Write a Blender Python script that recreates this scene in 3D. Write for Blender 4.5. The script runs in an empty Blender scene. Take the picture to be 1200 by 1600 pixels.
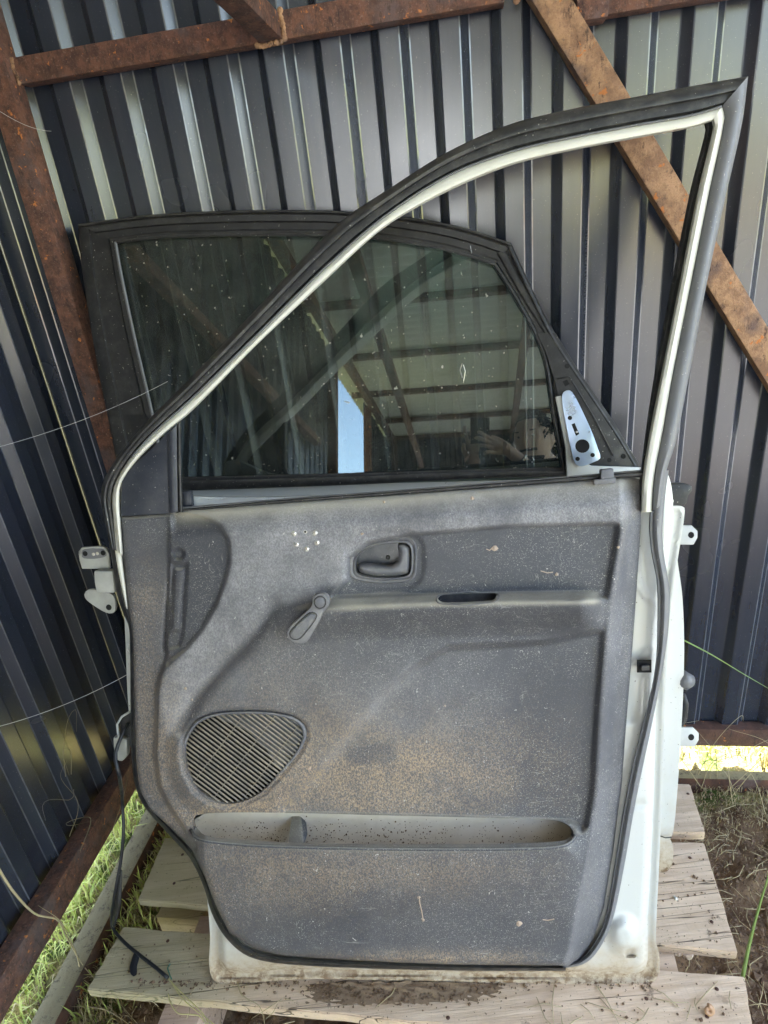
import bpy, bmesh, math, random
import numpy as np
from mathutils import Vector, Matrix, noise
from mathutils.geometry import delaunay_2d_cdt
random.seed(7); RNG = np.random.default_rng(7)
S = bpy.context.scene
COL = S.collection
R = math.radians

# ------------------------------------------------------------------ camera
FPX = 1000.0                       # focal length in pixels of a 1200x1600 frame
def nrm(v):
    v = np.array(v, float); return v / np.linalg.norm(v)
_up = -nrm([250, -2150, -FPX])     # world up seen from the camera (roll and pitch)
_fw = np.array([0, 0, -1.0]); _Y = nrm(_fw - _up * _fw.dot(_up)); _X = np.cross(_Y, _up)
RM = np.array([_X, _Y, _up])       # camera -> world
CAM = np.array([0, 0, 1.42])
cd = bpy.data.cameras.new('camera'); cam = bpy.data.objects.new('camera', cd); COL.objects.link(cam)
cam.matrix_world = Matrix.Translation(Vector(CAM)) @ Matrix([list(r) for r in RM]).to_4x4()
cd.sensor_fit = 'VERTICAL'; cd.sensor_height = 24; cd.sensor_width = 18; cd.lens = 24 * FPX / 1600
cd.clip_start = 0.01; cd.clip_end = 2000
S.camera = cam

# ------------------------------------------------------------------ world, sun, exposure
SUN_EL, SUN_AZ = R(52), R(28)      # azimuth from +Y towards +X
w = bpy.data.worlds.new('World'); S.world = w; w.use_nodes = True
nt = w.node_tree; nt.nodes.clear()
sky = nt.nodes.new('ShaderNodeTexSky'); sky.sky_type = 'NISHITA'; sky.sun_disc = False
sky.sun_elevation = SUN_EL; sky.sun_rotation = SUN_AZ; sky.air_density = 1.0; sky.dust_density = 2.5; sky.ozone_density = 1.0
bg = nt.nodes.new('ShaderNodeBackground'); bg.inputs[1].default_value = 0.15
wo = nt.nodes.new('ShaderNodeOutputWorld')
nt.links.new(sky.outputs[0], bg.inputs[0]); nt.links.new(bg.outputs[0], wo.inputs[0])
sl = bpy.data.lights.new('sun', 'SUN'); sl.energy = 5.0; sl.angle = R(0.5); sl.color = (1, .95, .88)
so = bpy.data.objects.new('sun', sl); COL.objects.link(so)
sd_ = Vector((math.sin(SUN_AZ) * math.cos(SUN_EL), math.cos(SUN_AZ) * math.cos(SUN_EL), math.sin(SUN_EL)))
so.rotation_euler = sd_.to_track_quat('Z', 'Y').to_euler(); so.location = (3, 6, 8)
S.view_settings.view_transform = 'Standard'; S.view_settings.look = 'None'
S.view_settings.gamma = 1; S.view_settings.use_curve_mapping = False
S.view_settings.exposure = 3.6
S.view_settings.use_white_balance = True; S.view_settings.white_balance_temperature = 7300; S.view_settings.white_balance_tint = 9
S.cycles.max_bounces = 8; S.cycles.diffuse_bounces = 5; S.cycles.glossy_bounces = 4
S.cycles.transparent_max_bounces = 8; S.cycles.use_denoising = True
S.cycles.sample_clamp_indirect = 8; S.cycles.use_adaptive_sampling = False

# ------------------------------------------------------------------ planes and pixel look-up
def ray(px, py): return RM @ nrm([px - 600, 800 - py, -FPX])
class Plane:
    """a place in the scene: origin, u (right), v (up along), n (towards the viewer)"""
    def __init__(s, o, u, v):
        s.o = np.array(o, float); s.u = nrm(u); s.v = nrm(v); s.n = np.cross(s.u, s.v)
    def at(s, px, py, w=0.0):
        d = ray(px, py); t = (s.o + s.n * w - CAM).dot(s.n) / d.dot(s.n); return CAM + d * t
TH = R(10)
E1 = np.array([math.cos(TH), -math.sin(TH), 0]); E2 = np.array([-math.sin(TH), -math.cos(TH), 0])
CORNER = np.array([-.70, 1.41 + .70 * math.tan(TH), 0])
def sh(a, b, z): return CORNER + E1 * a + E2 * b + np.array([0, 0, z])   # shed frame
ZP = 0.16                                                                # top of the pallet
gp = Plane([0, 0, 0], [1, 0, 0], [0, 1, 0]); pp = Plane([0, 0, ZP], [1, 0, 0], [0, 1, 0])
def lean_plane(p, q, deg):
    u = nrm(q - p); h = nrm(np.cross([0, 0, 1], u)); l = R(deg)
    return Plane(p, u, [h[0] * math.sin(l), h[1] * math.sin(l), math.cos(l)])
PA = lean_plane(pp.at(335, 1535), pp.at(1028, 1535), 18); PA.o = PA.o + PA.n * .042
_b = pp.at(1034, 1352)
PB = lean_plane(_b - E1 * 1.0, _b, 17.7); PB.o = PB.o + PB.n * .02
BW = Plane(CORNER, E1, [0, 0, 1]); 

# ------------------------------------------------------------------ helpers
def _loc(parent):
    return np.array(parent.matrix_world.translation) if parent else np.zeros(3)
ROOT = {}
def obj(name, vs, fs, mat, parent=None, smooth=None, kind=None, mats=None, midx=None):
    me = bpy.data.meshes.new(name)
    off = ROOT.get(parent.name, np.zeros(3)) if parent else np.zeros(3)
    vs = np.asarray(vs, float) - off
    me.from_pydata(vs.tolist(), [], [tuple(int(i) for i in f) for f in fs]); me.update()
    for m in (mats or [mat]): me.materials.append(m)
    if midx is not None: me.polygons.foreach_set('material_index', midx)
    if smooth is not None:
        me.shade_smooth()
        if smooth < 180: me.set_sharp_from_angle(angle=R(smooth))
    o = bpy.data.objects.new(name, me); COL.objects.link(o)
    if parent: o.parent = parent; ROOT[o.name] = off
    else: ROOT[o.name] = np.zeros(3)
    if kind: o['kind'] = kind
    return o
def tag(o, label, cat, group=None):
    o['label'] = label; o['category'] = cat
    if group: o['group'] = group
    return o
def thing(name, loc, label, cat, group=None):
    o = bpy.data.objects.new(name, None); COL.objects.link(o); o.location = Vector(loc); o.empty_display_size = .05
    ROOT[o.name] = np.array(loc, float)
    return tag(o, label, cat, group)
class MB:
    def __init__(s): s.v = []; s.f = []
    def add(s, v, f):
        n = len(s.v); s.v.extend([list(p) for p in v]); s.f.extend([tuple(i + n for i in q) for q in f]); return s
    def box(s, c, ax, ay, az):
        c, ax, ay, az = (np.array(k, float) for k in (c, ax, ay, az))
        v = [c + ax * i + ay * j + az * k for i in (-1, 1) for j in (-1, 1) for k in (-1, 1)]
        f = [(0, 1, 3, 2), (4, 6, 7, 5), (0, 4, 5, 1), (2, 3, 7, 6), (0, 2, 6, 4), (1, 5, 7, 3)]
        return s.add(v, f)
    def tube(s, pts, r, n=8, flat=1.0, up=None):
        pts = [np.array(p, float) for p in pts]; m = len(pts)
        rs = r if hasattr(r, '__len__') else [r] * m
        prev = None; vv = []
        for i, p in enumerate(pts):
            t = nrm(pts[min(i + 1, m - 1)] - pts[max(i - 1, 0)] + 1e-9)
            a = np.array(up, float) if up is not None else (prev if prev is not None else np.array([.13, .21, .97]))
            x = np.cross(t, a)
            if np.linalg.norm(x) < 1e-4: x = np.cross(t, [1, 0, 0])
            x = nrm(x); y = nrm(np.cross(x, t)); prev = y
            for k in range(n):
                c = 2 * math.pi * k / n; vv.append(p + x * math.cos(c) * rs[i] + y * math.sin(c) * rs[i] * flat)
        f = [(i * n + k, i * n + (k + 1) % n, (i + 1) * n + (k + 1) % n, (i + 1) * n + k) for i in range(m - 1) for k in range(n)]
        f += [tuple(range(n))[::-1], tuple((m - 1) * n + k for k in range(n))]
        return s.add(vv, f)
    def prism(s, loop, vec):
        """closed loop of 3-D points extruded along vec"""
        n = len(loop); vec = np.array(vec, float)
        v = [np.array(p) for p in loop] + [np.array(p) + vec for p in loop]
        f = [tuple(range(n)), tuple(range(n, 2 * n))[::-1]] + [(i, i + n, (i + 1) % n + n, (i + 1) % n) for i in range(n)]
        return s.add(v, f)
    def dome(s, c, n, u, v, r, h, k=10, rings=3):
        vv = []; c, n, u, v = (np.array(q) for q in (c, n, u, v))
        for j in range(rings):
            a = j / rings * math.pi / 2
            for i in range(k):
                b = 2 * math.pi * i / k
                vv.append(c + (u * math.cos(b) + v * math.sin(b)) * r * math.cos(a) + n * h * math.sin(a))
        vv.append(c + n * h)
        f = [(j * k + i, j * k + (i + 1) % k, (j + 1) * k + (i + 1) % k, (j + 1) * k + i) for j in range(rings - 1) for i in range(k)]
        f += [((rings - 1) * k + i, (rings - 1) * k + (i + 1) % k, rings * k) for i in range(k)]
        return s.add(vv, f)
    def build(s, name, mat, parent=None, smooth=None, kind=None, bevel=0):
        o = obj(name, s.v, s.f, mat, parent, None, kind)
        bm = bmesh.new(); bm.from_mesh(o.data); bmesh.ops.recalc_face_normals(bm, faces=bm.faces)
        if bevel:
            bmesh.ops.bevel(bm, geom=[e for e in bm.edges if len(e.link_faces) == 2 and e.calc_face_angle(0) > .6], offset=bevel, segments=2, affect='EDGES', profile=.6)
        bm.to_mesh(o.data); bm.free()
        if smooth is not None:
            o.data.shade_smooth()
            if smooth < 180: o.data.set_sharp_from_angle(angle=R(smooth))
        return o

def resample(P, n, closed=False, smooth=True):
    P = np.array(P, float)
    if smooth:
        out = []; m = len(P)
        rng = range(m if closed else m - 1)
        for i in rng:
            p1, p2 = P[i], P[(i + 1) % m]
            p0 = P[(i - 1) % m] if (closed or i > 0) else 2 * p1 - p2
            p3 = P[(i + 2) % m] if (closed or i < m - 2) else 2 * p2 - p1
            d1 = max(np.linalg.norm(p2 - p1), 1e-6)
            # tangents limited so that uneven spacing does not overshoot
            t1 = (p2 - p0) / max(np.linalg.norm(p2 - p0), 1e-6) * d1 * .9; t2 = (p3 - p1) / max(np.linalg.norm(p3 - p1), 1e-6) * d1 * .9
            for t in np.linspace(0, 1, 12, endpoint=False):
                out.append((2*t**3-3*t**2+1)*p1 + (t**3-2*t**2+t)*t1 + (-2*t**3+3*t**2)*p2 + (t**3-t**2)*t2)
        if not closed: out.append(P[-1])
        P = np.array(out)
    if closed: P = np.vstack([P, P[:1]])
    d = np.r_[0, np.cumsum(np.linalg.norm(np.diff(P, axis=0), axis=1))]
    t = np.linspace(0, d[-1], n + (1 if closed else 0))
    Q = np.stack([np.interp(t, d, P[:, k]) for k in range(P.shape[1])], 1)
    return Q[:-1] if closed else Q
def arclen(P, closed=False):
    P = np.array(P, float); P = np.vstack([P, P[:1]]) if closed else P
    return np.linalg.norm(np.diff(P, axis=0), axis=1).sum()

def loft(pl, A, B, prof, n=60, smooth=True, closed=False):
    """band between two traced edges; prof = closed section of (t across, w out of the plane)"""
    A = resample(A, n, closed, smooth); B = resample(B, n, closed, smooth); m = len(prof); v = []
    for a, b in zip(A, B):
        for t, wv in prof: q = a + (b - a) * t; v.append(pl.at(q[0], q[1], wv))
    f = []
    for i in range(n if closed else n - 1):
        j = (i + 1) % n
        for k in range(m): f.append((i * m + k, i * m + (k + 1) % m, j * m + (k + 1) % m, j * m + k))
    if not closed: f += [tuple(range(m))[::-1], tuple((n - 1) * m + k for k in range(m))]
    return MB().add(v, f)
def round_prof(w0, w1, k=6, t0=0, t1=1):
    """rounded top from w0 (base) to w1 (crest)"""
    p = [(t0 + (t1 - t0) * (0.5 - 0.5 * math.cos(math.pi * i / k)), w0 + (w1 - w0) * math.sin(math.pi * i / k) ** .6) for i in range(k + 1)]
    return p

def sdist(P, poly, closed=True):
    """signed distance (inside positive) in pixels"""
    P = np.asarray(P, float); Q = np.asarray(poly, float); n = len(Q)
    best = np.full(len(P), 1e9); ins = np.zeros(len(P), bool)
    for i in range(n if closed else n - 1):
        a, b = Q[i], Q[(i + 1) % n]; ab = b - a; ap = P - a
        t = np.clip((ap @ ab) / max(ab @ ab, 1e-9), 0, 1)
        best = np.minimum(best, np.hypot(*(ap - t[:, None] * ab).T))
        if closed:
            c = (a[1] > P[:, 1]) != (b[1] > P[:, 1])
            with np.errstate(divide='ignore', invalid='ignore'):
                x = (b[0] - a[0]) * (P[:, 1] - a[1]) / (b[1] - a[1]) + a[0]
            ins ^= c & (P[:, 0] < x)
    return np.where(ins, best, -best) if closed else best
def sstep(x, a, b):
    t = np.clip((x - a) / (b - a), 0, 1); return t * t * (3 - 2 * t)

def sheet(pl, outline, hfun, sp=5.0, holes=(), skirt=.02, hole_skirt=.012, smooth_out=True, extra=None, w0=0.0):
    """height field over a traced outline, with turned-back edges"""
    sm = [resample(outline, max(8, int(arclen(outline, True) / sp)), True, smooth_out)]
    for h in holes: sm.append(resample(h, max(8, int(arclen(h, True) / (sp * .8))), True, True))
    mn, mx = sm[0].min(0), sm[0].max(0)
    gx, gy = np.meshgrid(np.arange(mn[0], mx[0], sp), np.arange(mn[1], mx[1], sp * .87))
    gx[1::2] += sp / 2
    G = np.stack([gx.ravel(), gy.ravel()], 1)
    G = G[sdist(G, sm[0]) > sp * .45]
    for h in sm[1:]: G = G[sdist(G, h) < -sp * .4]
    V = np.vstack(sm + [G]); E = []; k = 0
    for s_ in sm:
        n = len(s_); E += [(k + i, k + (i + 1) % n) for i in range(n)]; k += n
    vo, _, fo, *_r = delaunay_2d_cdt([Vector(p) for p in V], E, [], 0, 1e-5)
    P = np.array([list(p) for p in vo]); F = np.array(fo)
    c = P[F].mean(1); ok = sdist(c, sm[0]) > 0
    for h in sm[1:]: ok &= sdist(c, h) < 0
    F = F[ok]
    W = hfun(P) + w0
    v = [pl.at(p[0], p[1], wv) for p, wv in zip(P, W)]
    # orient faces towards the viewer
    a, b, cc = P[F[:, 0]], P[F[:, 1]], P[F[:, 2]]
    cr = (b[:, 0] - a[:, 0]) * (cc[:, 1] - a[:, 1]) - (b[:, 1] - a[:, 1]) * (cc[:, 0] - a[:, 0])
    F[cr > 0] = F[cr > 0][:, ::-1]
    mb = MB(); mb.add(v, [tuple(f) for f in F]); mb.px = P.tolist()
    for i, s_ in enumerate(sm):
        dep = skirt if i == 0 else hole_skirt
        if not dep: continue
        hw = hfun(s_) + w0; top = [pl.at(p[0], p[1], q) for p, q in zip(s_, hw)]; bot = [t - pl.n * dep for t in top]; n = len(s_)
        mb.px += s_.tolist() * 2
        mb.add(top + bot, [(j, j + n, (j + 1) % n + n, (j + 1) % n) if i else (j, (j + 1) % n, (j + 1) % n + n, j + n) for j in range(n)])
    return mb
def weld(o, d=1e-5):
    bm = bmesh.new(); bm.from_mesh(o.data); bmesh.ops.remove_doubles(bm, verts=bm.verts, dist=d); bm.to_mesh(o.data); bm.free()
def plate(pl, outline, w1, th, name, mat, parent, smooth=True, bevel=.001, n=None, holes=()):
    """flat cut plate with real thickness, traced outline"""
    if holes:
        o = sheet(pl, outline, lambda P: np.zeros(len(P)), 9 if not n else n, holes, th, th, smooth, w0=w1).build(name, mat, parent, 40)
        return o
    L = resample(outline, n or max(8, int(arclen(outline, True) / 5)), True, True) if smooth else np.array(outline, float)
    return MB().prism([pl.at(p[0], p[1], w1) for p in L], -pl.n * th).build(name, mat, parent, 30, bevel=bevel)
def circ(cx, cy, rx, ry=None, n=14, a0=0):
    ry = ry or rx
    return [(cx + rx * math.cos(2 * math.pi * i / n + a0), cy + ry * math.sin(2 * math.pi * i / n + a0)) for i in range(n)]

# ------------------------------------------------------------------ materials
class NT:
    def __init__(s, name):
        s.m = bpy.data.materials.new(name); s.m.use_nodes = True; s.t = s.m.node_tree; s.t.nodes.clear()
        s.out = s.t.nodes.new('ShaderNodeOutputMaterial'); s.b = s.t.nodes.new('ShaderNodeBsdfPrincipled')
        s.t.links.new(s.b.outputs[0], s.out.inputs[0]); s._co = None
        g = s.t.nodes.new('ShaderNodeNewGeometry'); s.g = g
    def n(s, ty, **k):
        x = s.t.nodes.new(ty)
        for a, b in k.items(): setattr(x, a, b)
        return x
    def l(s, a, b): s.t.links.new(a, b)
    def pos(s): return s.g.outputs['Position']
    def scl(s, vec, sx, sy, sz):
        m = s.n('ShaderNodeVectorMath', operation='MULTIPLY'); s.l(vec, m.inputs[0]); m.inputs[1].default_value = (sx, sy, sz); return m.outputs[0]
    def noise(s, scale, detail=4, rough=.55, vec=None, dist=0.0):
        x = s.n('ShaderNodeTexNoise'); x.inputs['Scale'].default_value = scale; x.inputs['Detail'].default_value = detail
        x.inputs['Roughness'].default_value = rough; x.inputs['Distortion'].default_value = dist
        s.l(vec if vec is not None else s.pos(), x.inputs['Vector']); return x.outputs[0]
    def rng(s, f, a, b, c=0.0, d=1.0, smooth=True):
        x = s.n('ShaderNodeMapRange'); x.interpolation_type = 'SMOOTHSTEP' if smooth else 'LINEAR'
        s.l(f, x.inputs[0])
        for i, q in enumerate((a, b, c, d)): x.inputs[i + 1].default_value = q
        return x.outputs[0]
    def math(s, op, a, b=None):
        x = s.n('ShaderNodeMath', operation=op)
        for i, q in enumerate((a, b)):
            if q is None: continue
            if isinstance(q, (int, float)): x.inputs[i].default_value = q
            else: s.l(q, x.inputs[i])
        return x.outputs[0]
    def mix(s, f, a, b, blend='MIX'):
        x = s.n('ShaderNodeMix', data_type='RGBA', blend_type=blend)
        if isinstance(f, (int, float)): x.inputs[0].default_value = f
        else: s.l(f, x.inputs[0])
        for i, q in ((6, a), (7, b)):
            if isinstance(q, tuple): x.inputs[i].default_value = (*q, 1)
            else: s.l(q, x.inputs[i])
        return x.outputs[2]
    def sep(s, v):
        x = s.n('ShaderNodeSeparateXYZ'); s.l(v, x.inputs[0]); return x.outputs
    def color(s, c):
        if isinstance(c, tuple): s.b.inputs['Base Color'].default_value = (*c, 1)
        else: s.l(c, s.b.inputs['Base Color'])
    def rough(s, r):
        if isinstance(r, (int, float)): s.b.inputs['Roughness'].default_value = r
        else: s.l(r, s.b.inputs['Roughness'])
    def bump(s, f, dist=.001, strength=1.0):
        x = s.n('ShaderNodeBump'); x.inputs['Distance'].default_value = dist; x.inputs['Strength'].default_value = strength
        s.l(f, x.inputs['Height']); s.l(x.outputs[0], s.b.inputs['Normal'])
    def up(s):    # how far the true surface faces up: where dust settles
        return s.sep(s.g.outputs['Normal'])[2]

def m_metal_sheet():
    k = NT('coated_sheet')
    sc = k.noise(14, 5, .6); fine = k.noise(260, 2, .5)
    c = k.mix(k.rng(sc, .2, .8), (.019, .025, .040), (.024, .030, .046))
    streak = k.noise(5, 5, .6, k.scl(k.pos(), 7, 7, .6))
    c = k.mix(k.rng(streak, .3, .9, 0, .10), c, (.12, .12, .12))
    spk = k.rng(k.noise(420, 1, .5), .72, .80, 0, .35)
    c = k.mix(spk, c, (.30, .30, .29))
    k.color(c); k.rough(k.rng(k.noise(5, 2), .2, .8, .20, .28)); k.b.inputs['Specular IOR Level'].default_value = 1.0
    k.bump(k.noise(3, 0), .0012, .3)
    return k.m
def m_rust(name, a, b, c3, dusttop=False, s=1.0):
    k = NT(name)
    n1 = k.noise(22 * s, 6, .68); n2 = k.noise(120 * s, 5, .8); n3 = k.noise(8 * s, 4, .6)
    c = k.mix(k.rng(n1, .36, .64), a, b)
    c = k.mix(k.rng(n2, .52, .72, 0, .8), c, c3)
    c = k.mix(k.rng(n3, .50, .70, 0, .75), c, (.115, .085, .085))
    c = k.mix(k.rng(k.noise(34 * s, 3, .6), .645, .70), c, (.55, .19, .055))
    c = k.mix(k.rng(k.noise(60 * s, 5, .8), .60, .70, 0, .6), c, (.30, .20, .15))
    if dusttop:
        f = k.math('MULTIPLY', k.rng(k.up(), .5, .9), k.rng(k.noise(40, 4, .7), .2, .5, .55, 1))
        c = k.mix(f, c, (.25, .215, .125))
    c = k.mix(k.rng(k.noise(45 * s, 6, .8, k.scl(k.pos(), 1, 1, .4)), .54, .64, 0, .75), c, (.035, .022, .02))
    k.color(c); k.rough(.85)
    k.bump(k.math('ADD', n2, k.math('MULTIPLY', n1, .9)), .0032, 1.0)
    return k.m
def m_trim():
    k = NT('dusty_grey_trim')
    P = k.pos(); A = lambda n_: k.n('ShaderNodeAttribute', attribute_name=n_).outputs['Fac']
    c = k.mix(k.noise(7, 4, .6), (.042, .044, .053), (.056, .058, .068))
    g1 = k.noise(620, 2, .7, k.scl(P, .8, .8, 1.1)); g2 = k.noise(400, 3, .8, k.scl(P, 1, 1, .6)); wipe = k.noise(10, 5, .7, k.scl(P, 1, 1, .28), .8); big = k.noise(6, 5, .65, dist=.6); mid = k.noise(24, 4, .65)
    cloud = k.rng(k.math('ADD', k.math('ADD', k.math('MULTIPLY', big, .4), k.math('MULTIPLY', mid, .3)), k.math('MULTIPLY', wipe, .3)), .36, .64, .40, 1.2)
    film_light = k.math('MULTIPLY', A('film_light'), cloud)
    c = k.mix(k.math('MULTIPLY', film_light, k.rng(g2, .40, .62, .50, 1)), c, (.305, .30, .31))
    # earth: grainy, brown
    e_ = k.math('MULTIPLY', A('earth'), k.rng(k.noise(9, 5, .7, dist=.9), .30, .62, .35, 1.35))
    e2 = k.math('MULTIPLY', e_, k.rng(g2, .43, .60, .10, 1))
    c = k.mix(k.math('MULTIPLY', e2, .88), c, (.35, .255, .165))
    # settled dust on the ledges
    u = k.math('MULTIPLY', k.math('MAXIMUM', A('shelf'), k.rng(k.up(), .62, .9, 0, .5)), k.rng(mid, .2, .6, .7, 1.05))
    c = k.mix(k.math('MULTIPLY', u, .85), c, (.40, .37, .295))
    # scuffs: thin pale scratches in all directions
    for q_, (sx, sy, sz) in enumerate(((1, 1, .12), (.12, 1, 1), (.5, 1, .3))):
        s_ = k.noise(34, 2, .5, k.scl(P, sx, sy, sz), 1.5 + q_)
        c = k.mix(k.math('MULTIPLY', k.rng(k.math('ABSOLUTE', k.math('SUBTRACT', s_, .5)), .006, .001), k.rng(k.noise(9 + 4 * q_, 2), .52, .62, 0, .35)), c, (.40, .39, .36))
    # pale flecks
    f1 = k.math('MULTIPLY', k.rng(g1, .60, .65), k.rng(big, .35, .6, .15, .75))
    c = k.mix(k.math('MULTIPLY', f1, .75), c, (.50, .48, .43))
    f2 = k.noise(170, 1, .5, k.scl(P, 1, 1, .8), 1.6)
    c = k.mix(k.rng(f2, .745, .775, 0, .75), c, (.55, .53, .48))
    k.color(c); k.rough(k.rng(g2, .4, .65, .44, .72)); k.b.inputs['Specular IOR Level'].default_value = .5
    k.bump(k.math('ADD', k.math('MULTIPLY', g2, .5), k.math('MULTIPLY', g1, .5)), .0008, .7)
    return k.m
def m_plastic(name, c, r=.5, dust=.3, dc=(.30, .28, .24), sp=.5, spots=True):
    k = NT(name)
    col = k.mix(k.noise(12, 4), tuple(q * .85 for q in c), tuple(q * 1.15 for q in c))
    col = k.mix(k.math('MULTIPLY', k.rng(k.noise(38, 5, .7), .42, .75), dust), col, dc)
    col = k.mix(k.math('MULTIPLY', k.rng(k.up(), .35, .95), k.rng(k.noise(30, 4, .6), .3, .65, .3 * dust, 1.5 * dust)), col, dc)
    if spots: col = k.mix(k.rng(k.noise(260, 2, .5), .70, .75, 0, .8), col, (.45, .43, .38))
    k.color(col); k.rough(k.rng(k.noise(45, 4), .3, .7, r - .08, r + .12)); k.b.inputs['Specular IOR Level'].default_value = sp
    k.bump(k.noise(300, 3, .6), .0004, .5)
    return k.m
def m_white(name='white_paint', dirt=(.36, .47)):
    k = NT(name); z = k.sep(k.pos())[2]
    c = k.mix(k.noise(9, 3), (.53, .54, .515), (.585, .59, .56))
    c = k.mix(k.rng(k.noise(260, 2, .5), .715, .75, 0, .9), c, (.12, .10, .08))
    c = k.mix(k.rng(k.noise(6, 5, .6, k.scl(k.pos(), 5, 5, 1.2)), .55, .8, 0, .25), c, (.45, .42, .36))
    n = k.noise(28, 5, .65)
    zz = k.math('ADD', z, k.math('MULTIPLY', n, .15))
    f = k.rng(zz, .385, .245)
    c = k.mix(k.math('MULTIPLY', f, .78), c, (.42, .31, .19))
    c = k.mix(k.math('MULTIPLY', k.rng(zz, .30, .215), k.rng(k.noise(90, 4, .7), .40, .58)), c, (.17, .10, .05))
    k.color(c); k.rough(k.rng(zz, .33, .25, .28, .8)); k.b.inputs['Coat Weight'].default_value = .15
    k.bump(k.math('ADD', k.math('MULTIPLY', n, f), k.math('MULTIPLY', k.noise(4, 2), .4)), .0015, .5)
    return k.m
def m_cream():
    k = NT('cream_frame_paint')
    c = k.mix(k.noise(18, 3), (.56, .55, .48), (.62, .61, .545))
    nn = k.noise(30, 6, .7, k.scl(k.pos(), 1, 1, 1.0))
    z = k.sep(k.pos())[2]
    c = k.mix(k.math('MULTIPLY', k.rng(nn, .64, .69), .7), c, (.20, .12, .08))
    c = k.mix(k.rng(k.noise(11, 4, .6), .45, .8, 0, .4), c, (.48, .45, .36))
    k.color(c); k.rough(.42); k.bump(k.noise(60, 3), .0006, .5)
    return k.m
def m_glass():
    k = NT('dirty_window_glass'); k.t.nodes.remove(k.b)
    tr = k.n('ShaderNodeBsdfTransparent'); tr.inputs[0].default_value = (.57, .66, .62, 1)
    gl = k.n('ShaderNodeBsdfGlossy'); gl.inputs[0].default_value = (.86, .96, 1, 1); gl.inputs['Roughness'].default_value = .0
    df = k.n('ShaderNodeBsdfDiffuse'); df.inputs[0].default_value = (.42, .41, .36, 1)
    fr = k.n('ShaderNodeFresnel'); fr.inputs[0].default_value = 1.5
    f2 = k.math('MULTIPLY', fr.outputs[0], 2.4)
    mx = k.n('ShaderNodeMixShader'); k.l(f2, mx.inputs[0]); k.l(tr.outputs[0], mx.inputs[1]); k.l(gl.outputs[0], mx.inputs[2])
    a = k.rng(k.noise(9, 6, .72, dist=.9), .32, .72, .010, .085)
    b = k.rng(k.noise(330, 3, .6), .60, .72, 0, .16)
    c = k.rng(k.noise(120, 1, .5), .745, .765, 0, .7)
    d = k.math('ADD', k.math('ADD', a, b), c)
    m2 = k.n('ShaderNodeMixShader'); k.l(d, m2.inputs[0]); k.l(mx.outputs[0], m2.inputs[1]); k.l(df.outputs[0], m2.inputs[2])
    k.l(m2.outputs[0], k.out.inputs[0])
    return k.m
def m_wood(name, a, b, green=0.0):
    k = NT(name)
    # grain runs along the board (E1 direction, close to X)
    g = k.noise(7, 6, .6, k.scl(k.pos(), .8, 9, 9), .15)
    fibre = k.noise(40, 5, .7, k.scl(k.pos(), .5, 9, 9))
    saw = k.noise(70, 2, .5, k.scl(k.pos(), 5, .4, .4))
    c = k.mix(k.rng(g, .3, .7), a, b)
    c = k.mix(k.rng(fibre, .48, .8, 0, .35), c, tuple(q * .6 for q in a))
    kn = k.n('ShaderNodeTexVoronoi'); kn.inputs['Scale'].default_value = 4.2; k.l(k.scl(k.pos(), 1, 1.6, 0), kn.inputs['Vector'])
    c = k.mix(k.rng(kn.outputs['Distance'], .075, .03, 0, .7), c, tuple(q * .42 for q in a))
    c = k.mix(k.rng(saw, .5, .8, 0, .12), c, tuple(q * .5 for q in a))
    crack = k.noise(5, 2, .45, k.scl(k.pos(), .22, 9, 4), .25)
    cr = k.math('MULTIPLY', k.rng(k.math('ABSOLUTE', k.math('SUBTRACT', crack, .5)), .010, .003), k.rng(k.noise(4, 1), .46, .52))
    c = k.mix(k.math('MULTIPLY', cr, .8), c, (.05, .035, .025))
    dirt = k.rng(k.noise(26, 5, .7), .60, .68, 0, .85)
    c = k.mix(k.math('MULTIPLY', dirt, k.rng(k.noise(4, 3), .40, .6, .1, 1)), c, (.13, .085, .055))
    c = k.mix(k.rng(k.noise(170, 2, .5), .68, .71, 0, .9), c, (.10, .065, .045))
    x = k.sep(k.pos())[0]
    c = k.mix(k.rng(x, -.25, -.55, 0, green), c, (.30, .31, .17))  # green cast of light off the grass, put into the left ends
    k.color(c); k.rough(.85)
    k.bump(k.math('ADD', k.math('ADD', k.math('MULTIPLY', g, .6), k.math('MULTIPLY', fibre, .6)), k.math('MULTIPLY', cr, -1.5)), .0022, .8)
    return k.m
def m_soil():
    k = NT('soil_and_thatch')
    n = k.noise(16, 6, .7); f = k.noise(120, 4, .7)
    c = k.mix(k.rng(n, .35, .65), (.15, .088, .050), (.31, .20, .115))
    c = k.mix(k.rng(f, .55, .7, 0, .7), c, (.27, .19, .12))
    # old thatch and moss along the foot of the walls and beyond them
    gv = k.n('ShaderNodeAttribute', attribute_name='bounce_gravel')
    c = k.mix(gv.outputs['Fac'], c, k.mix(k.noise(60, 5, .8), (.13, .14, .16), (.21, .225, .25)))  # cool grey ground added out of view to neutralise bounce and wall reflections
    at = k.n('ShaderNodeAttribute', attribute_name='grassy')
    th = k.mix(k.rng(k.noise(130, 4, .8), .4, .62), (.22, .19, .07), (.42, .36, .17))
    th = k.mix(k.rng(k.noise(12, 3), .4, .65), th, (.09, .15, .03))
    c = k.mix(k.rng(k.math('ADD', at.outputs['Fac'], k.math('MULTIPLY', k.noise(30, 4), .5)), .6, .9), c, th)
    k.color(c); k.rough(.95); k.bump(k.math('ADD', k.math('MULTIPLY', f, .6), n), .012, 1)
    return k.m
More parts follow.
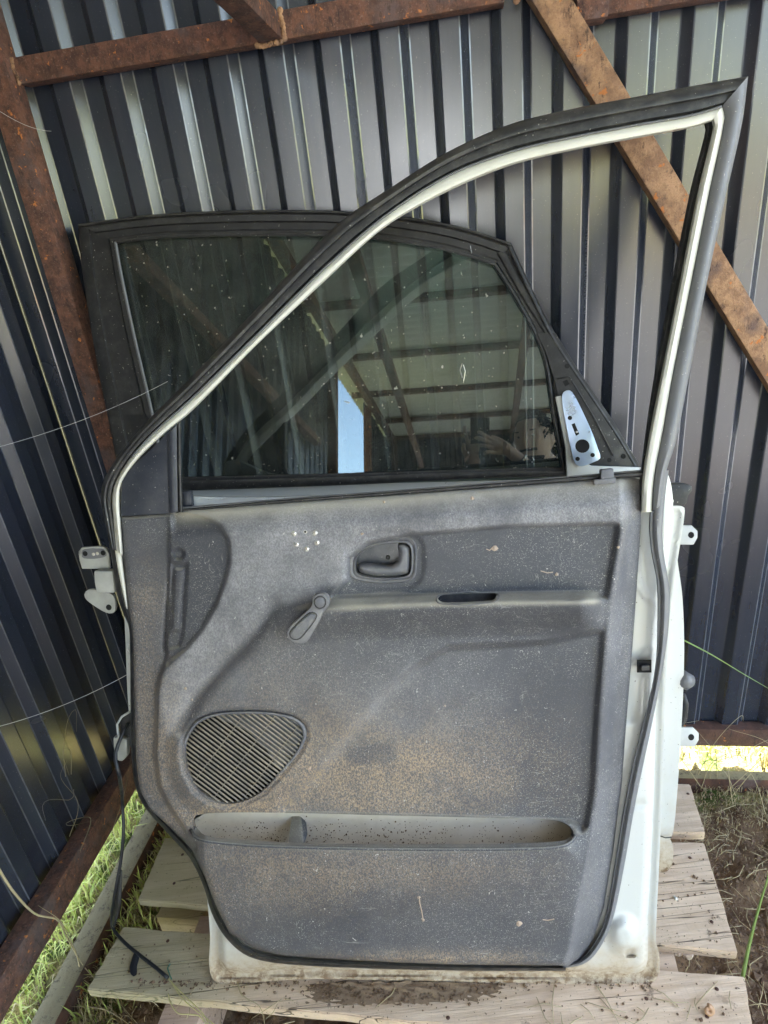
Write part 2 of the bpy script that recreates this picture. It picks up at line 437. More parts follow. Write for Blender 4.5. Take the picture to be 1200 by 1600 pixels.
def m_simple(name, c, r=.6, metal=0.0, var=.2, bscale=80, bd=.0005, sp=.5):
    k = NT(name)
    k.color(k.mix(k.noise(25, 5, .6), tuple(q * (1 - var) for q in c), tuple(min(1, q * (1 + var)) for q in c)))
    k.rough(k.rng(k.noise(40, 3), .3, .7, max(.02, r - .08), r + .08)); k.b.inputs['Metallic'].default_value = metal
    k.b.inputs['Specular IOR Level'].default_value = sp
    k.bump(k.noise(bscale, 4, .6), bd, .7); return k.m
def m_leaf(name, a, b):
    k = NT(name)
    at = k.n('ShaderNodeAttribute', attribute_name='tone')
    k.color(k.mix(at.outputs['Fac'], a, b)); k.rough(.55)
    k.b.inputs['Subsurface Weight'].default_value = 0
    # thin blades let light through
    t = k.n('ShaderNodeBsdfTranslucent'); k.l(k.mix(at.outputs['Fac'], a, b), t.inputs[0])
    m = k.n('ShaderNodeMixShader'); m.inputs[0].default_value = .4
    k.l(k.b.outputs[0], m.inputs[1]); k.l(t.outputs[0], m.inputs[2]); k.l(m.outputs[0], k.out.inputs[0])
    return k.m

M_SHEET = m_metal_sheet()
M_BEND = m_simple('highlit_sheet_fold', (.085, .09, .105), .18, 0, .9, 60, .0002, 1.0)  # paler folds: the highlight lines put into the sheet's colour
M_RUST = m_rust('rusty_steel', (.080, .038, .030), (.19, .085, .055), (.27, .17, .13), s=1.9)
M_RUST2 = m_rust('orange_brown_rusty_steel', (.26, .14, .08), (.47, .27, .15), (.11, .07, .055), s=1.6)
M_RUSTB = m_rust('dark_brown_steel', (.075, .035, .026), (.12, .055, .038), (.06, .035, .03))
M_RUSTD = m_rust('dark_rusty_steel_with_dust', (.060, .026, .018), (.13, .055, .032), (.05, .03, .025), True)
M_TRIM = m_trim()
M_TRIMP = m_plastic('grey_door_plastic', (.105, .108, .122), .42, .45, (.30, .28, .25))
M_BOWL = m_plastic('dark_handle_plastic', (.045, .047, .055), .4, .35, (.20, .19, .17))
M_BLK = m_plastic('black_rubber', (.016, .016, .017), .45, .40, (.12, .113, .10), .5)
M_SEAL = m_plastic('weathered_grey_rubber', (.14, .143, .152), .50, .35, (.20, .195, .185), .5)
M_BLK2 = m_plastic('dusty_black_frame', (.018, .0175, .018), .5, .34, (.085, .08, .075), .5)
M_SAIL = m_plastic('dark_blue_sail_panel', (.022, .026, .038), .45, .10, (.25, .24, .22), .45)
M_WHITE = m_white(); M_CREAM = m_cream(); M_GLASS = m_glass()
M_GREYP = m_plastic('pale_dusty_pocket_liner', (.62, .56, .47), .7, .30, (.42, .35, .26))
M_ZINC = m_simple('zinc_plated_steel', (.50, .61, .78), .34, .8, .12)
M_GALV = m_simple('grey_painted_steel', (.50, .51, .50), .5, .1, .2)
M_HINGE = m_simple('dirty_white_hinge_paint', (.36, .36, .33), .55, 0, .5)
M_RIVET = m_simple('pale_rivet_metal', (.72, .69, .62), .3, .6, .15)
M_VOID = m_simple('black_hollow', (.008, .008, .008), .9, 0, .1)
M_WOOD = m_wood('weathered_board', (.58, .425, .295), (.77, .60, .44), .55)
M_WOOD2 = m_wood('pinkish_board', (.42, .29, .22), (.52, .38, .30), 0)
M_SOIL = m_soil()
M_CLOD = m_simple('crumbly_soil', (.15, .095, .060), .95, 0, .45, 200, .002)
M_DUST = m_simple('dry_sandy_dirt', (.26, .18, .115), .95, 0, .35, 240, .002)
M_ROOF = m_simple('pale_grey_corrugated_roofing', (.55, .55, .52), .8, 0, .2, 30, .002)
M_GRASS = m_leaf('fresh_grass', (.42, .54, .12), (.68, .68, .27))
M_STRAW = m_leaf('dry_grass', (.44, .35, .19), (.62, .52, .32))
M_BLADE = m_simple('green_blade', (.16, .24, .06), .5)
M_STEM = m_simple('dry_stem', (.38, .31, .18), .7)
M_STEMD = m_simple('dull_dry_stem', (.20, .165, .10), .8)
M_WIRE = m_simple('black_wire_sheath', (.015, .017, .022), .4)
M_WIREY = m_simple('bare_yellow_wire', (.50, .44, .20), .4)
M_WIREG = m_simple('green_wire', (.05, .20, .14), .4)
M_TXT = m_simple('black_print', (.015, .015, .02), .6)
M_LEAF = m_simple('dead_leaf', (.40, .31, .24), .7)
M_SHELL = m_simple('snail_shell', (.42, .24, .13), .4)
M_WEB = m_simple('cobweb_silk', (.55, .55, .55), .6)
M_SKIN = m_simple('skin', (.74, .52, .41), .5, 0, .1, 300)
M_HAIR = m_simple('dark_hair', (.015, .011, .009), .5, 0, .3, 400, .003)
M_SHIRT = m_simple('black_cotton', (.014, .014, .017), .85)
M_JEANS = m_simple('dark_denim', (.03, .04, .07), .85)
M_PHONE = m_simple('phone_glass', (.012, .012, .014), .15)

# ------------------------------------------------------------------ ground
def ground():
    fine = np.arange(-1.3, 2.3, .0125)
    out = [-900, -300, -120, -50, -22, -12, -7, -4.5, -3.3, -2.6, -2.1, -1.8, -1.55, -1.4]
    outp = [2.4, 2.6, 3.0, 3.6, 4.6, 6.5, 10, 18, 40, 100, 300, 900]
    xs = np.r_[out, fine, outp]
    ys = np.r_[[-900, -300, -100, -40, -18, -10, -7, -5, -4, -3, -2.2, -1.6, -1.1, -.7, -.4, -.15, .05, .2], np.arange(.3, 2.4, .0125), [2.5, 2.7, 3, 3.5, 4.4, 6, 9, 16, 35, 100, 300, 900]]
    X, Y = np.meshgrid(xs, ys); n = X.size; P = np.stack([X.ravel(), Y.ravel()], 1)
    a = (P - CORNER[:2]) @ E1[:2]; b = (P - CORNER[:2]) @ E2[:2]
    Z = np.empty(n); grass = np.empty(n)
    for i in range(n):
        x, y = P[i]
        if -1.35 < x < 2.35 and .25 < y < 2.45:
            Z[i] = .030 * noise.fractal(Vector((x * 9, y * 9, 3)), .7, 2.1, 5) + .014 * abs(noise.noise(Vector((x * 38, y * 38, 7)))) + .012 * noise.noise(Vector((x * 70, y * 70, 1)))
        else: Z[i] = .02 * noise.noise(Vector((x * .3, y * .3, 0)))
    out_ = np.maximum(-a, -b)                   # distance beyond the walls
    edge = np.maximum(sstep(-np.minimum(a, b), -.28, -.08), 0)
    pit = ((a > .22) & (a < 1.62) & (b > .25))
    Z = Z - .012 - .018 * pit
    grass = np.where(out_ > -.05, 1.0, edge * .8)
    Z -= sstep(out_, 0, .5) * .05
    nx = len(xs)
    F = [(j * nx + i, j * nx + i + 1, (j + 1) * nx + i + 1, (j + 1) * nx + i) for j in range(len(ys) - 1) for i in range(nx - 1)]
    o = obj('ground', np.c_[P, Z], F, M_SOIL, smooth=180, kind='structure')
    at = o.data.attributes.new('grassy', 'FLOAT', 'POINT'); at.data.foreach_set('value', grass.astype('f'))
    gr = sstep(np.maximum(b - 1.7, a - 2.0), 0, .6) * (a > -1.5) * (b > -.1) * (b < 14)
    at = o.data.attributes.new('bounce_gravel', 'FLOAT', 'POINT'); at.data.foreach_set('value', gr.astype('f'))
    o['label'] = 'brown soil floor of the shed running into grass outside'
    return o
ground()

# ------------------------------------------------------------------ corrugated walls
PITCH, FL, DEP, CH = .106, .0160, .0185, .0016
def profile(s0, s1, phase):
    """section of the trapezoid sheet from s0 to s1: (s, depth towards the room)"""
    pts = []; k0 = math.floor((s0 - phase) / PITCH) - 1; flat = (PITCH - 2 * FL) / 2
    for k in range(k0, int((s1 - phase) / PITCH) + 2):
        b = phase + k * PITCH
        for x, d in ((b, 0), (b + FL, 1), (b + FL + flat, 1), (b + 2 * FL + flat, 0)):
            # small bend radius at every fold: two points round the corner
            if d == 0 and x == b: pts += [(x - CH, 0), (x + CH * .6, DEP * .06)]
            elif d == 1 and abs(x - b - FL) < 1e-6: pts += [(x - CH * .6, DEP * .94), (x + CH, DEP)]
            elif d == 1: pts += [(x - CH, DEP), (x + CH * .6, DEP * .94)]
            else: pts += [(x - CH * .6, DEP * .06), (x + CH, 0)]
    xs_, ds_ = [p[0] for p in pts], [p[1] for p in pts]
    return [(s0, float(np.interp(s0, xs_, ds_)))] + [p for p in pts if s0 < p[0] < s1] + [(s1, float(np.interp(s1, xs_, ds_)))]
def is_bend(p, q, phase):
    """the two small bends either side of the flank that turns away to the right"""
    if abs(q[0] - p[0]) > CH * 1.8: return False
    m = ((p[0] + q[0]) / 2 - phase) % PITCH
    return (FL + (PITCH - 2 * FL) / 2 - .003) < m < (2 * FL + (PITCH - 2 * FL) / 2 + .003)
def sheet_part(parent, org, es, en, s0, s1, z0, z1, phase, off=0):
    pr = profile(s0, s1, phase); n = len(pr); v = []
    zs = [z0, z0 + .25, (z0 + z1) / 2, z1]
    for side in (0, -.0007):
        for z in zs:
            for s, d in pr: v.append(org + es * s + en * (d + off + side) + np.array([0, 0, z]))
    L = len(zs); f = []
    for g in range(2):
        for j in range(L - 1):
            for i in range(n - 1):
                q = (g * L * n + j * n + i, g * L * n + j * n + i + 1, g * L * n + (j + 1) * n + i + 1, g * L * n + (j + 1) * n + i)
                f.append(q if g == 0 else q[::-1])
    N = L * n
    for i in range(n - 1):
        f.append((i, i + N, i + 1 + N, i + 1)); t = (L - 1) * n
        f.append((t + i, t + i + 1, t + i + 1 + N, t + i + N))
    for j in range(L - 1):
        for i in (0, n - 1): f.append((j * n + i, (j + 1) * n + i, (j + 1) * n + i + N, j * n + i + N))
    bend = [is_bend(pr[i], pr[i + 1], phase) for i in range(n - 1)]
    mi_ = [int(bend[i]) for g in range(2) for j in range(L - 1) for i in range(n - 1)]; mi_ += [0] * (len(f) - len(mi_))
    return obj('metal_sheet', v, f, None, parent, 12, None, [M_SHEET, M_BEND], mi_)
# phase of the folds taken from the photograph (dark flank at x=509,y=190)
_p = BW.at(509, 190, DEP / 2); PH = (_p - CORNER).dot(E1) - FL / 2
back_wall = thing('corrugated_back_wall', sh(1.6, 0, .1), 'dark blue-grey ribbed metal wall standing behind the two car doors', 'wall')
WZ0, WZ1, ROOFZ = .075, 2.42, 2.45
e = [PH - PITCH * 6.2 + 0.0, PH + PITCH * 4.72, PH + PITCH * 15.72, 3.3]
sheets = []
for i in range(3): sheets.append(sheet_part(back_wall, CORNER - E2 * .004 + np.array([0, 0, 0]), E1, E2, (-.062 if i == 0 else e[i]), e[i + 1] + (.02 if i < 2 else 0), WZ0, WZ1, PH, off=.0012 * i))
left_wall = thing('corrugated_left_wall', sh(0, 1.2, .1), 'dark shaded ribbed metal side wall at the left edge', 'wall')
_pl = Plane(CORNER, -E2, [0, 0, 1]); 
_q = _pl.at(60, 400, 0); LPH = -(_q - CORNER).dot(E2)
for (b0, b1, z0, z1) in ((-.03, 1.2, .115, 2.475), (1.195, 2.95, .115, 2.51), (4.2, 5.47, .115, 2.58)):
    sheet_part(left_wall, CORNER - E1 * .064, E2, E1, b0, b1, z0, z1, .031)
front_wall = thing('corrugated_front_wall', sh(1.6, 5.5, .1), 'ribbed metal header above the open front, mirrored in the window glass', 'wall')
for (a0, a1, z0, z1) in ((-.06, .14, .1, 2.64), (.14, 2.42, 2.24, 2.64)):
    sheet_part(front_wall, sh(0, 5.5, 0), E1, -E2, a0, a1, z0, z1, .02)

# writing on the flank of the sheet (maker's ink-jet line)
def ink_line():
    cu = bpy.data.curves.new('ink', 'FONT'); cu.body = 'KOMПAHИЯ  0.5  230000331896807012'; cu.size = .0125; cu.space_character = 1.18
    t = bpy.data.objects.new('ink', cu); COL.objects.link(t)
    dg = bpy.context.evaluated_depsgraph_get(); me = bpy.data.meshes.new_from_object(t.evaluated_get(dg)); bpy.data.objects.remove(t)
    # right flank of a rib near x=900
    s_px = (BW.at(903, 480, DEP / 2) - CORNER).dot(E1)
    k = round((s_px - PH - FL - (PITCH - 2 * FL) / 2 - FL / 2) / PITCH)
    s0 = PH + k * PITCH + FL + (PITCH - 2 * FL) / 2
    fd = nrm(E1 * FL - E2 * DEP); nn = nrm(np.cross(np.array([0, 0, 1.]), -fd))
    if nn.dot(E2) < 0: nn = -nn
    o0 = CORNER + E1 * s0 + E2 * DEP + fd * .0205 + nn * .0022; z0 = BW.at(903, 560, 0)[2]
    v = [o0 + np.array([0, 0, z0 + p.co.x]) - fd * p.co.y for p in me.vertices]
    L_ = max(p.co.x for p in me.vertices)
    o = obj('ink_print', v, [tuple(p.vertices) for p in me.polygons], M_TXT, back_wall)
    bpy.data.meshes.remove(me); return L_
ink_line()

# ------------------------------------------------------------------ roof
def roof():
    r = thing('corrugated_roof', sh(1.6, 2.2, ROOFZ), 'pale grey corrugated roof over the shed, mirrored in the window glass', 'roof')
    a0, a1, b0, b1 = -.15, 2.5, -.2, 5.8; wl = .095; n = int((b1 - b0) / wl * 8); v = []; zr = lambda b: ROOFZ + .035 + .03 * b
    for th in (0, .006):
        for i in range(n + 1):
            b = b0 + (b1 - b0) * i / n; z = zr(b) + .019 * math.sin(2 * math.pi * b / wl) + th
            v += [sh(a0, b, z), sh(a1, b, z)]
    f = []; N = 2 * (n + 1)
    for i in range(n):
        f.append((2 * i, 2 * i + 1, 2 * i + 3, 2 * i + 2)); f.append((N + 2 * i, N + 2 * i + 2, N + 2 * i + 3, N + 2 * i + 1))
        for c in (0, 1): f.append((2 * i + c, 2 * i + 2 + c, N + 2 * i + 2 + c, N + 2 * i + c))
    f += [(0, 1, N + 1, N), (2 * n, 2 * n + 1, N + 2 * n + 1, N + 2 * n)]
    obj('roof_sheet', v, f, M_ROOF, r, 60)
    for b in (.1, .85, 1.6, 2.4, 3.2, 4.0, 4.8, 5.45):
        MB().box(sh(1.17, b, zr(b) - .04), E1 * 1.28, E2 * .02, [0, 0, .02]).build('purlin', M_RUSTD, r, bevel=.002)
    for a in (.03, 1.25, 2.4):
        d = sh(a, 5.5, zr(5.5)) - sh(a, 0, zr(0)); MB().box((sh(a, 0, zr(0)) + sh(a, 5.5, zr(5.5))) / 2 - np.array([0, 0, .085]), d / 2, E1 * .025, [0, 0, .03]).build('rafter', M_RUSTD, r, bevel=.002)
roof()

# ------------------------------------------------------------------ welded steel frame
frame = thing('rusty_steel_frame', sh(.05, .05, 0), 'rusty welded steel posts, rails and brace holding the ribbed walls', 'frame')
def sq(p, q, w1, w2, side, mat, name, bev=.0025, label=None):
    """square tube from p to q; side = direction of half width w1, the other across is w2"""
    p, q = np.array(p, float), np.array(q, float); d = (q - p) / 2; t = nrm(d)
    s_ = nrm(np.array(side, float) - t * t.dot(side)); o_ = np.cross(t, s_)
    o = MB().box((p + q) / 2, d, s_ * w1, o_ * w2).build(name, mat, frame, 30, bevel=bev)
    if label: o['label'] = label
    return o
sq(sh(.100, .060, -.02), sh(.100, .060, 2.42), .023, .023, E1, M_RUST, 'corner_post')
DB = DEP + .002
def bwz(px, py, d=0.05):            # height on the back wall seen through a pixel
    return BW.at(px, py, d)
RAILW = .019; RH = .021
zt = .5 * (bwz(300, 87, DB + .038)[2] + bwz(640, 33, DB + .038)[2]) + RH
sq(sh(.124, DB + RAILW, zt), sh(1.02, DB + RAILW, zt + .004), RAILW, RH, E2, M_RUST, 'top_rail')
_ra = (BW.at(908, 12, DB + .03) - CORNER).dot(E1); _rz = .5 * (bwz(915, 31, DB + .038)[2] + bwz(1035, 6, DB + .038)[2]) + RH
sq(sh(_ra, DB + RAILW, _rz), sh(3.2, DB + RAILW, _rz + .004), RAILW, RH, E2, M_RUST, 'top_rail')
sq(sh(1.16, DB + RAILW, zt - .06), sh(1.16, DB + RAILW, 2.42), .025, .025, E2, M_RUST, 'post')
# tie beam joining the rail from the room side
jt = sh((bwz(425, 55)-CORNER).dot(E1), DB + 2 * RAILW, zt)
far = CAM + ray(318, -60) * 1.18; far = jt + (far - jt) * max(1.0, (2.43 - jt[2]) / (far[2] - jt[2]))
sq(jt + E2 * .004, far, .019, .021, [0, 0, 1], M_RUST, 'tie_beam')
# diagonal brace
def onb(px, py, bb): return BW.at(px, py, bb)
p1, p2 = onb(838, -60, DB + .03), onb(1262, 640, DB + .03)
ctr = lambda x, y: onb(x, y, DB + .03)
p1 = ctr(821, -60); p2 = ctr(1285, 705)
sq(p1, p2, .021, .0245, E2, M_RUST2, 'diagonal_brace')
# bottom rails the sheets are screwed to, and the sill rails on the ground
zb = .088
zb += .004
sq(sh(.09, .018, zb - .002), sh(3.2, .018, zb - .002), .016, .029, E2, M_RUSTB, 'bottom_rail')
sq(sh(-.020, .02, .140), sh(-.020, 2.95, .140), .038, .020, [0, 0, 1], M_RUST, 'bottom_rail')
sq(sh(-.020, 4.2, .140), sh(-.020, 5.45, .140), .038, .020, [0, 0, 1], M_RUST, 'bottom_rail')
sq(sh(.06, .106, .006), sh(3.2, .106, .006), .014, .030, E2, M_RUSTD, 'sill_rail', label='low dark steel rail with a dusty top on the ground')
sq(sh(.048, .12, .014), sh(.048, 4.55, .014), .026, .034, E1, M_RUSTD, 'sill_rail', label='low dark steel rail with a dusty top on the ground')
sq(sh(.0, .10, 1.70), sh(.0, 2.5, 1.72), .020, .022, [0, 0, 1], M_RUST, 'side_rail')
for a, b in ((2.4, .06), (2.4, 2.8), (2.4, 5.45), (.03, 5.45), (-.02, 2.95), (-.02, 4.2)):
    sq(sh(a, b, -.02), sh(a, b, 2.40 + .03 * b), .03, .03, E1, M_RUSTD, 'post')
sq(sh(2.4, .06, 2.38), sh(2.4, 5.45, 2.54), .03, .03, [0, 0, 1], M_RUSTD, 'eaves_rail')
sq(sh(-.02, 2.95, 1.52), sh(-.02, 4.2, 1.53), .02, .02, [0, 0, 1], M_RUSTD, 'side_rail')
sq(sh(0, 5.43, 2.22), sh(2.4, 5.43, 2.22), .03, .02, [0, 0, 1], M_RUSTD, 'front_rail')
for q in ():     # welds with orange bloom
    c = onb(q[0], q[1] - 2, DB + 2 * RAILW); MB().dome(c, E2, E1, [0, 0, 1], .006, .003, 8, 2).build('weld', M_RUST2, frame, 180)

def bead(p, q, n=9, r=.0045):
    rb = random.Random(int(abs(p[0]) * 1e4)); mb = MB()
    for i in range(n):
        c = p + (q - p) * (i + .5) / n + np.array([rb.uniform(-1, 1) for _ in range(3)]) * r * .3; mb.dome(c, E2, E1, [0, 0, 1], r * rb.uniform(.8, 1.3), r * .8, 7, 2); mb.dome(c, -E2, E1, [0, 0, 1], r, r * .5, 7, 2)
    mb.build('weld_bead', M_RUST2, frame, 180)
bead(sh(.126, DB + 2 * RAILW, zt - RH), sh(.126, DB + 2 * RAILW, zt + RH))
_j = jt + E2 * .006
bead(_j + E1 * .026 + np.array([0, 0, -.02]), _j + E1 * .024 + np.array([0, 0, .024])); bead(_j + np.array([0, 0, -.024]) - E1 * .028, _j + np.array([0, 0, -.022]) + E1 * .02)
bead(sh(1.04, DB + 2 * RAILW, zt - RH), sh(1.05, DB + 2 * RAILW, zt + RH * .6))

# ------------------------------------------------------------------ pallet
def pallet():
    p = thing('wooden_pallet', gp.at(650, 1560), 'weathered grey wooden pallet that both car doors stand on', 'pallet')
    quads = [[(192, 1447), (1164, 1525), (1183, 1650), (135, 1545)], [(257, 1308), (1100, 1315), (1153, 1488), (215, 1405)], [(296, 1222), (1078, 1224), (1102, 1301), (284, 1292)]]
    th = [.024, .020, .022]
    for qi, q in enumerate(quads):
        P = [pp.at(*c) for c in q]                      # back-left, back-right, front-right, front-left
        nx, ny = 40, 8; v = []; top = []
        for j in range(ny + 1):
            for i in range(nx + 1):
                s_, t_ = i / nx, j / ny
                c = P[0] * (1 - s_) * (1 - t_) + P[1] * s_ * (1 - t_) + P[2] * s_ * t_ + P[3] * (1 - s_) * t_
                if j in (0, ny): c = c + np.array([0, .0022 * noise.noise(Vector((i * .5, qi * 9 + j, 0))), 0])
                if i in (0, nx): c = c + np.array([.003 * noise.noise(Vector((j * .9, qi * 5 + i, 4))), 0, 0])
                c = c + np.array([0, 0, -.0012 + .0011 * noise.noise(Vector((c[0] * 3, c[1] * 30, qi)))])
                top.append(c)
        n = len(top); v = top + [c - np.array([0, 0, th[qi]]) for c in top]; W = nx + 1; f = []
        for j in range(ny):
            for i in range(nx):
                a = j * W + i; f.append((a, a + W, a + W + 1, a + 1)); f.append((n + a, n + a + 1, n + a + W + 1, n + a + W))
        for i in range(nx): f.append((i, i + 1, n + i + 1, n + i)); a = ny * W + i; f.append((a, n + a, n + a + 1, a + 1))
        for j in range(ny): a = j * W; f.append((a, n + a, n + a + W, a + W)); a += nx; f.append((a, a + W, n + a + W, n + a))
        o = obj('plank', v, f, M_WOOD, p)
        bm = bmesh.new(); bm.from_mesh(o.data); bmesh.ops.recalc_face_normals(bm, faces=bm.faces)
        bmesh.ops.bevel(bm, geom=[e_ for e_ in bm.edges if len(e_.link_faces) == 2 and e_.calc_face_angle(0) > .8], offset=.002, segments=2, affect='EDGES'); bm.to_mesh(o.data); bm.free()
        o.data.shade_smooth(); o.data.set_sharp_from_angle(angle=R(50))
    # bearers under the planks
    A0 = pp.at(270, 1592); u = nrm(pp.at(1164, 1525) - pp.at(192, 1447)); d = nrm(np.cross([0, 0, 1], u))
    for k, off in enumerate((0.0, .46, .86)):
        c0 = A0 + u * off - d * .10; c1 = c0 + d * (.66 if k else .30)
        for zc, hh, nm in ((.075, .060, 'bearer'),):
            MB().box((c0 + c1) / 2 * [1, 1, 0] + np.array([0, 0, zc]), (c1 - c0) / 2 * [1, 1, 0], u * .037, [0, 0, hh]).build(nm, M_WOOD2 if k == 0 else M_WOOD, p, 30, bevel=.002)
    c = gp.at(318, 1440) + np.array([0, 0, .07]); MB().box(c, u * .05, d * .07, [0, 0, .05]).build('bearer', M_WOOD, p, 30, bevel=.002)
pallet()
def nails():
    p = bpy.data.objects['wooden_pallet']; mb = None
    for (x, y) in ((262, 1470), (258, 1535), (1010, 1560), (1120, 1545), (1105, 1588), (285, 1335), (272, 1380), (1078, 1340), (1112, 1440), (1075, 1240), (700, 1590)):
        MB().dome(pp.at(x, y, .0) + np.array([0, 0, -.0004]), np.array([0, 0, 1.]), np.array([1., 0, 0]), np.array([0, 1., 0]), .0034, .0013, 9, 2).build('nail', M_RUSTB, p, 180)
nails()

# ------------------------------------------------------------------ CAR DOOR A (front, inside face towards us)
doorA = thing('car_door', PA.at(690, 1535), 'white car door with dusty grey inner trim and an empty window frame', 'car door', 'car doors leaning in the shed corner')
# -- outer skin of the lower door (hem is what shows at the right edge and along the bottom)
skinA = [(1052, 791), (1066, 791), (1070, 795), (1066, 830), (1058, 880), (1046, 975), (1040, 1080), (1036, 1200), (1030, 1350), (1025, 1470), (1030, 1490), (1030, 1518), (1022, 1534), (1004, 1538), (800, 1536), (620, 1532), (480, 1530), (352, 1537), (334, 1532), (327, 1510), (328, 1460), (320, 1380), (300, 1320), (255, 1270), (220, 1225), (206, 1130), (203, 1010), (190, 900), (184, 800), (600, 790)]
WS = -.036
def hs(P):
    d = sdist(P, resample(skinA, 300, True, True)); return -.030 * sstep(d, 4, 40) * .3 + .005 * sstep(d, 7, 1) * (1)
o = sheet(PA, skinA, lambda P: .006 * sstep(sdist(P, _skinr), 8, 4), 7, (), .012, w0=WS - .010) if False else None
_skinr = resample(skinA, 260, True, True)
sheet(PA, skinA, lambda P: .005 * sstep(sdist(P, _skinr), 9, 5), 4.5, (), .010, w0=WS - .010).build('outer_skin', M_WHITE, doorA, 50)
# -- inner shell (pressed steel), proud of the skin, seen right of the trim and at the bottom corners
shellA = [(1052, 795), (1046, 860), (1036, 930), (1026, 1060), (1023, 1200), (1017, 1350), (1012, 1440), (1012, 1500), (1005, 1516), (985, 1521), (800, 1520), (600, 1516), (440, 1515), (360, 1522), (345, 1514), (341, 1480), (338, 1430), (326, 1370), (300, 1318), (250, 1262), (218, 1215), (210, 1120), (207, 1010), (200, 950), (186, 880), (180, 795), (186, 745), (290, 775), (600, 770), (1008, 735), (1040, 735)]
def hshell(P):
    x, y = P[:, 0], P[:, 1]
    h = .017 + .006 * sstep(y, 1060, 1170) - .014 * sstep(sdist(P, _shr), 9, 2)
    h = h + .006 * sstep(sdist(P, [(1004, 790), (1030, 790), (1036, 930), (1030, 950), (1010, 930), (995, 900), (990, 850)]), -4, 6) * -1
    h = h - .010 * sstep(sdist(P, [(985, 930), (992, 915), (1008, 930), (1030, 950), (1030, 1010), (1010, 1015), (980, 1040)]), -5, 7) * .6
    h = h - .005 * sstep(sdist(P, [(985, 1050), (1010, 1055), (1008, 1120), (980, 1130)]), -3, 5)
    h = h + .016 * sstep(np.hypot(x - 975, (y - 1462) * .8), 30, 8) - .010 * sstep(np.hypot(x - 984, y - 1489), 9, 6)
    h = h - .004 * sstep(sdist(P, [(978, 1252), (1012, 1252), (1012, 1262), (978, 1262)]), -4, 4)
    h = h - .003 * np.exp(-((x - 979) ** 2 + (y - 1262) ** 2) / 90)
    h = h - .008 * sstep(y, 1490, 1512) * sstep(x, 500, 400)
    return h
_shr = resample(shellA, 300, True, True)
sheet(PA, shellA, hshell, 5, (), .020, w0=WS - .010).build('inner_shell', M_WHITE, doorA, 60)
plate(PA, [(996, 1032), (1018, 1032), (1018, 1051), (996, 1051)], .004 - .0175, .003, 'latch_slot', M_VOID, doorA, False, 0)
MB().box(PA.at(1008, 1043, -.008), PA.u * .006, PA.v * .004, PA.n * .003).build('latch_pawl', M_BLK2, doorA, 30, bevel=.001)
for q in ((979, 1262), (982, 1292)):
    MB().dome(PA.at(*q, -.008), PA.n, PA.u, PA.v, .0028, .0015, 8, 2).build('plug', M_VOID, doorA, 180)

# -- trim panel
trim = [(188, 808), (228, 805), (268, 802), (290, 797), (440, 786), (600, 775), (800, 760), (1001, 745), (1003, 752), (1001, 830), (992, 960), (986, 1040), (977, 1150), (972, 1220), (958, 1330), (943, 1420), (926, 1470), (906, 1500), (888, 1509), (700, 1507), (560, 1501), (440, 1493), (395, 1481), (358, 1457), (335, 1410), (320, 1370), (300, 1328), (262, 1290), (232, 1268), (216, 1238), (211, 1190), (208, 1100), (205, 1010), (196, 900)]
pocket = [(302, 1282), (308, 1274), (340, 1270), (440, 1270), (600, 1274), (760, 1278), (862, 1281), (886, 1288), (896, 1301), (893, 1313), (880, 1320), (800, 1324), (640, 1325), (470, 1323), (380, 1318), (318, 1311), (304, 1298)]
spk = [(290, 1157), (307, 1130), (333, 1118), (373, 1114), (420, 1115), (455, 1122), (472, 1134), (476, 1150), (466, 1173), (440, 1205), (410, 1237), (384, 1251), (357, 1257), (330, 1251), (307, 1234), (293, 1207), (288, 1180)]
bez_hole = [(556, 884), (560, 868), (580, 855), (610, 849), (634, 849), (642, 857), (643, 882), (640, 896), (630, 901), (600, 903), (570, 900), (558, 895)]
slot = [(688, 931), (700, 929), (772, 927), (777, 930), (774, 938), (768, 941), (700, 944), (688, 942), (684, 937)]
_tr = resample(trim, 320, True, False)
Dp = [(266, 800), (318, 808), (345, 820), (358, 845), (360, 875), (352, 910), (338, 945), (315, 985), (290, 1015), (268, 1032), (262, 1040), (255, 1010), (262, 900)]
Ls = [(170, 790), (266, 800), (264, 900), (260, 1035), (250, 1058), (246, 1080), (243, 1180), (250, 1230), (268, 1265), (292, 1300), (306, 1326), (290, 1350), (190, 1250), (180, 900)]
R3 = [(700, 1012), (640, 1048), (590, 1092), (545, 1148), (505, 1200), (462, 1240), (440, 1262), (440, 1272), (700, 1278), (893, 1285), (908, 1298), (925, 1294), (945, 1262), (1100, 1240), (1100, 830), (985, 830), (965, 930), (940, 985), (850, 1004)]
R1 = [(545, 905), (546, 872), (575, 848), (640, 836), (800, 822), (965, 818), (985, 830), (975, 935), (650, 930), (520, 932)]
inner = [(975, 745), (977, 830), (958, 950), (946, 1100), (938, 1235), (926, 1310), (908, 1400), (893, 1480), (880, 1520)]
outer = [(1002, 745), (1000, 830), (990, 960), (977, 1150), (972, 1220), (958, 1330), (943, 1420), (910, 1500), (900, 1520)]
_iy = np.array(inner, float); _oy = np.array(outer, float)
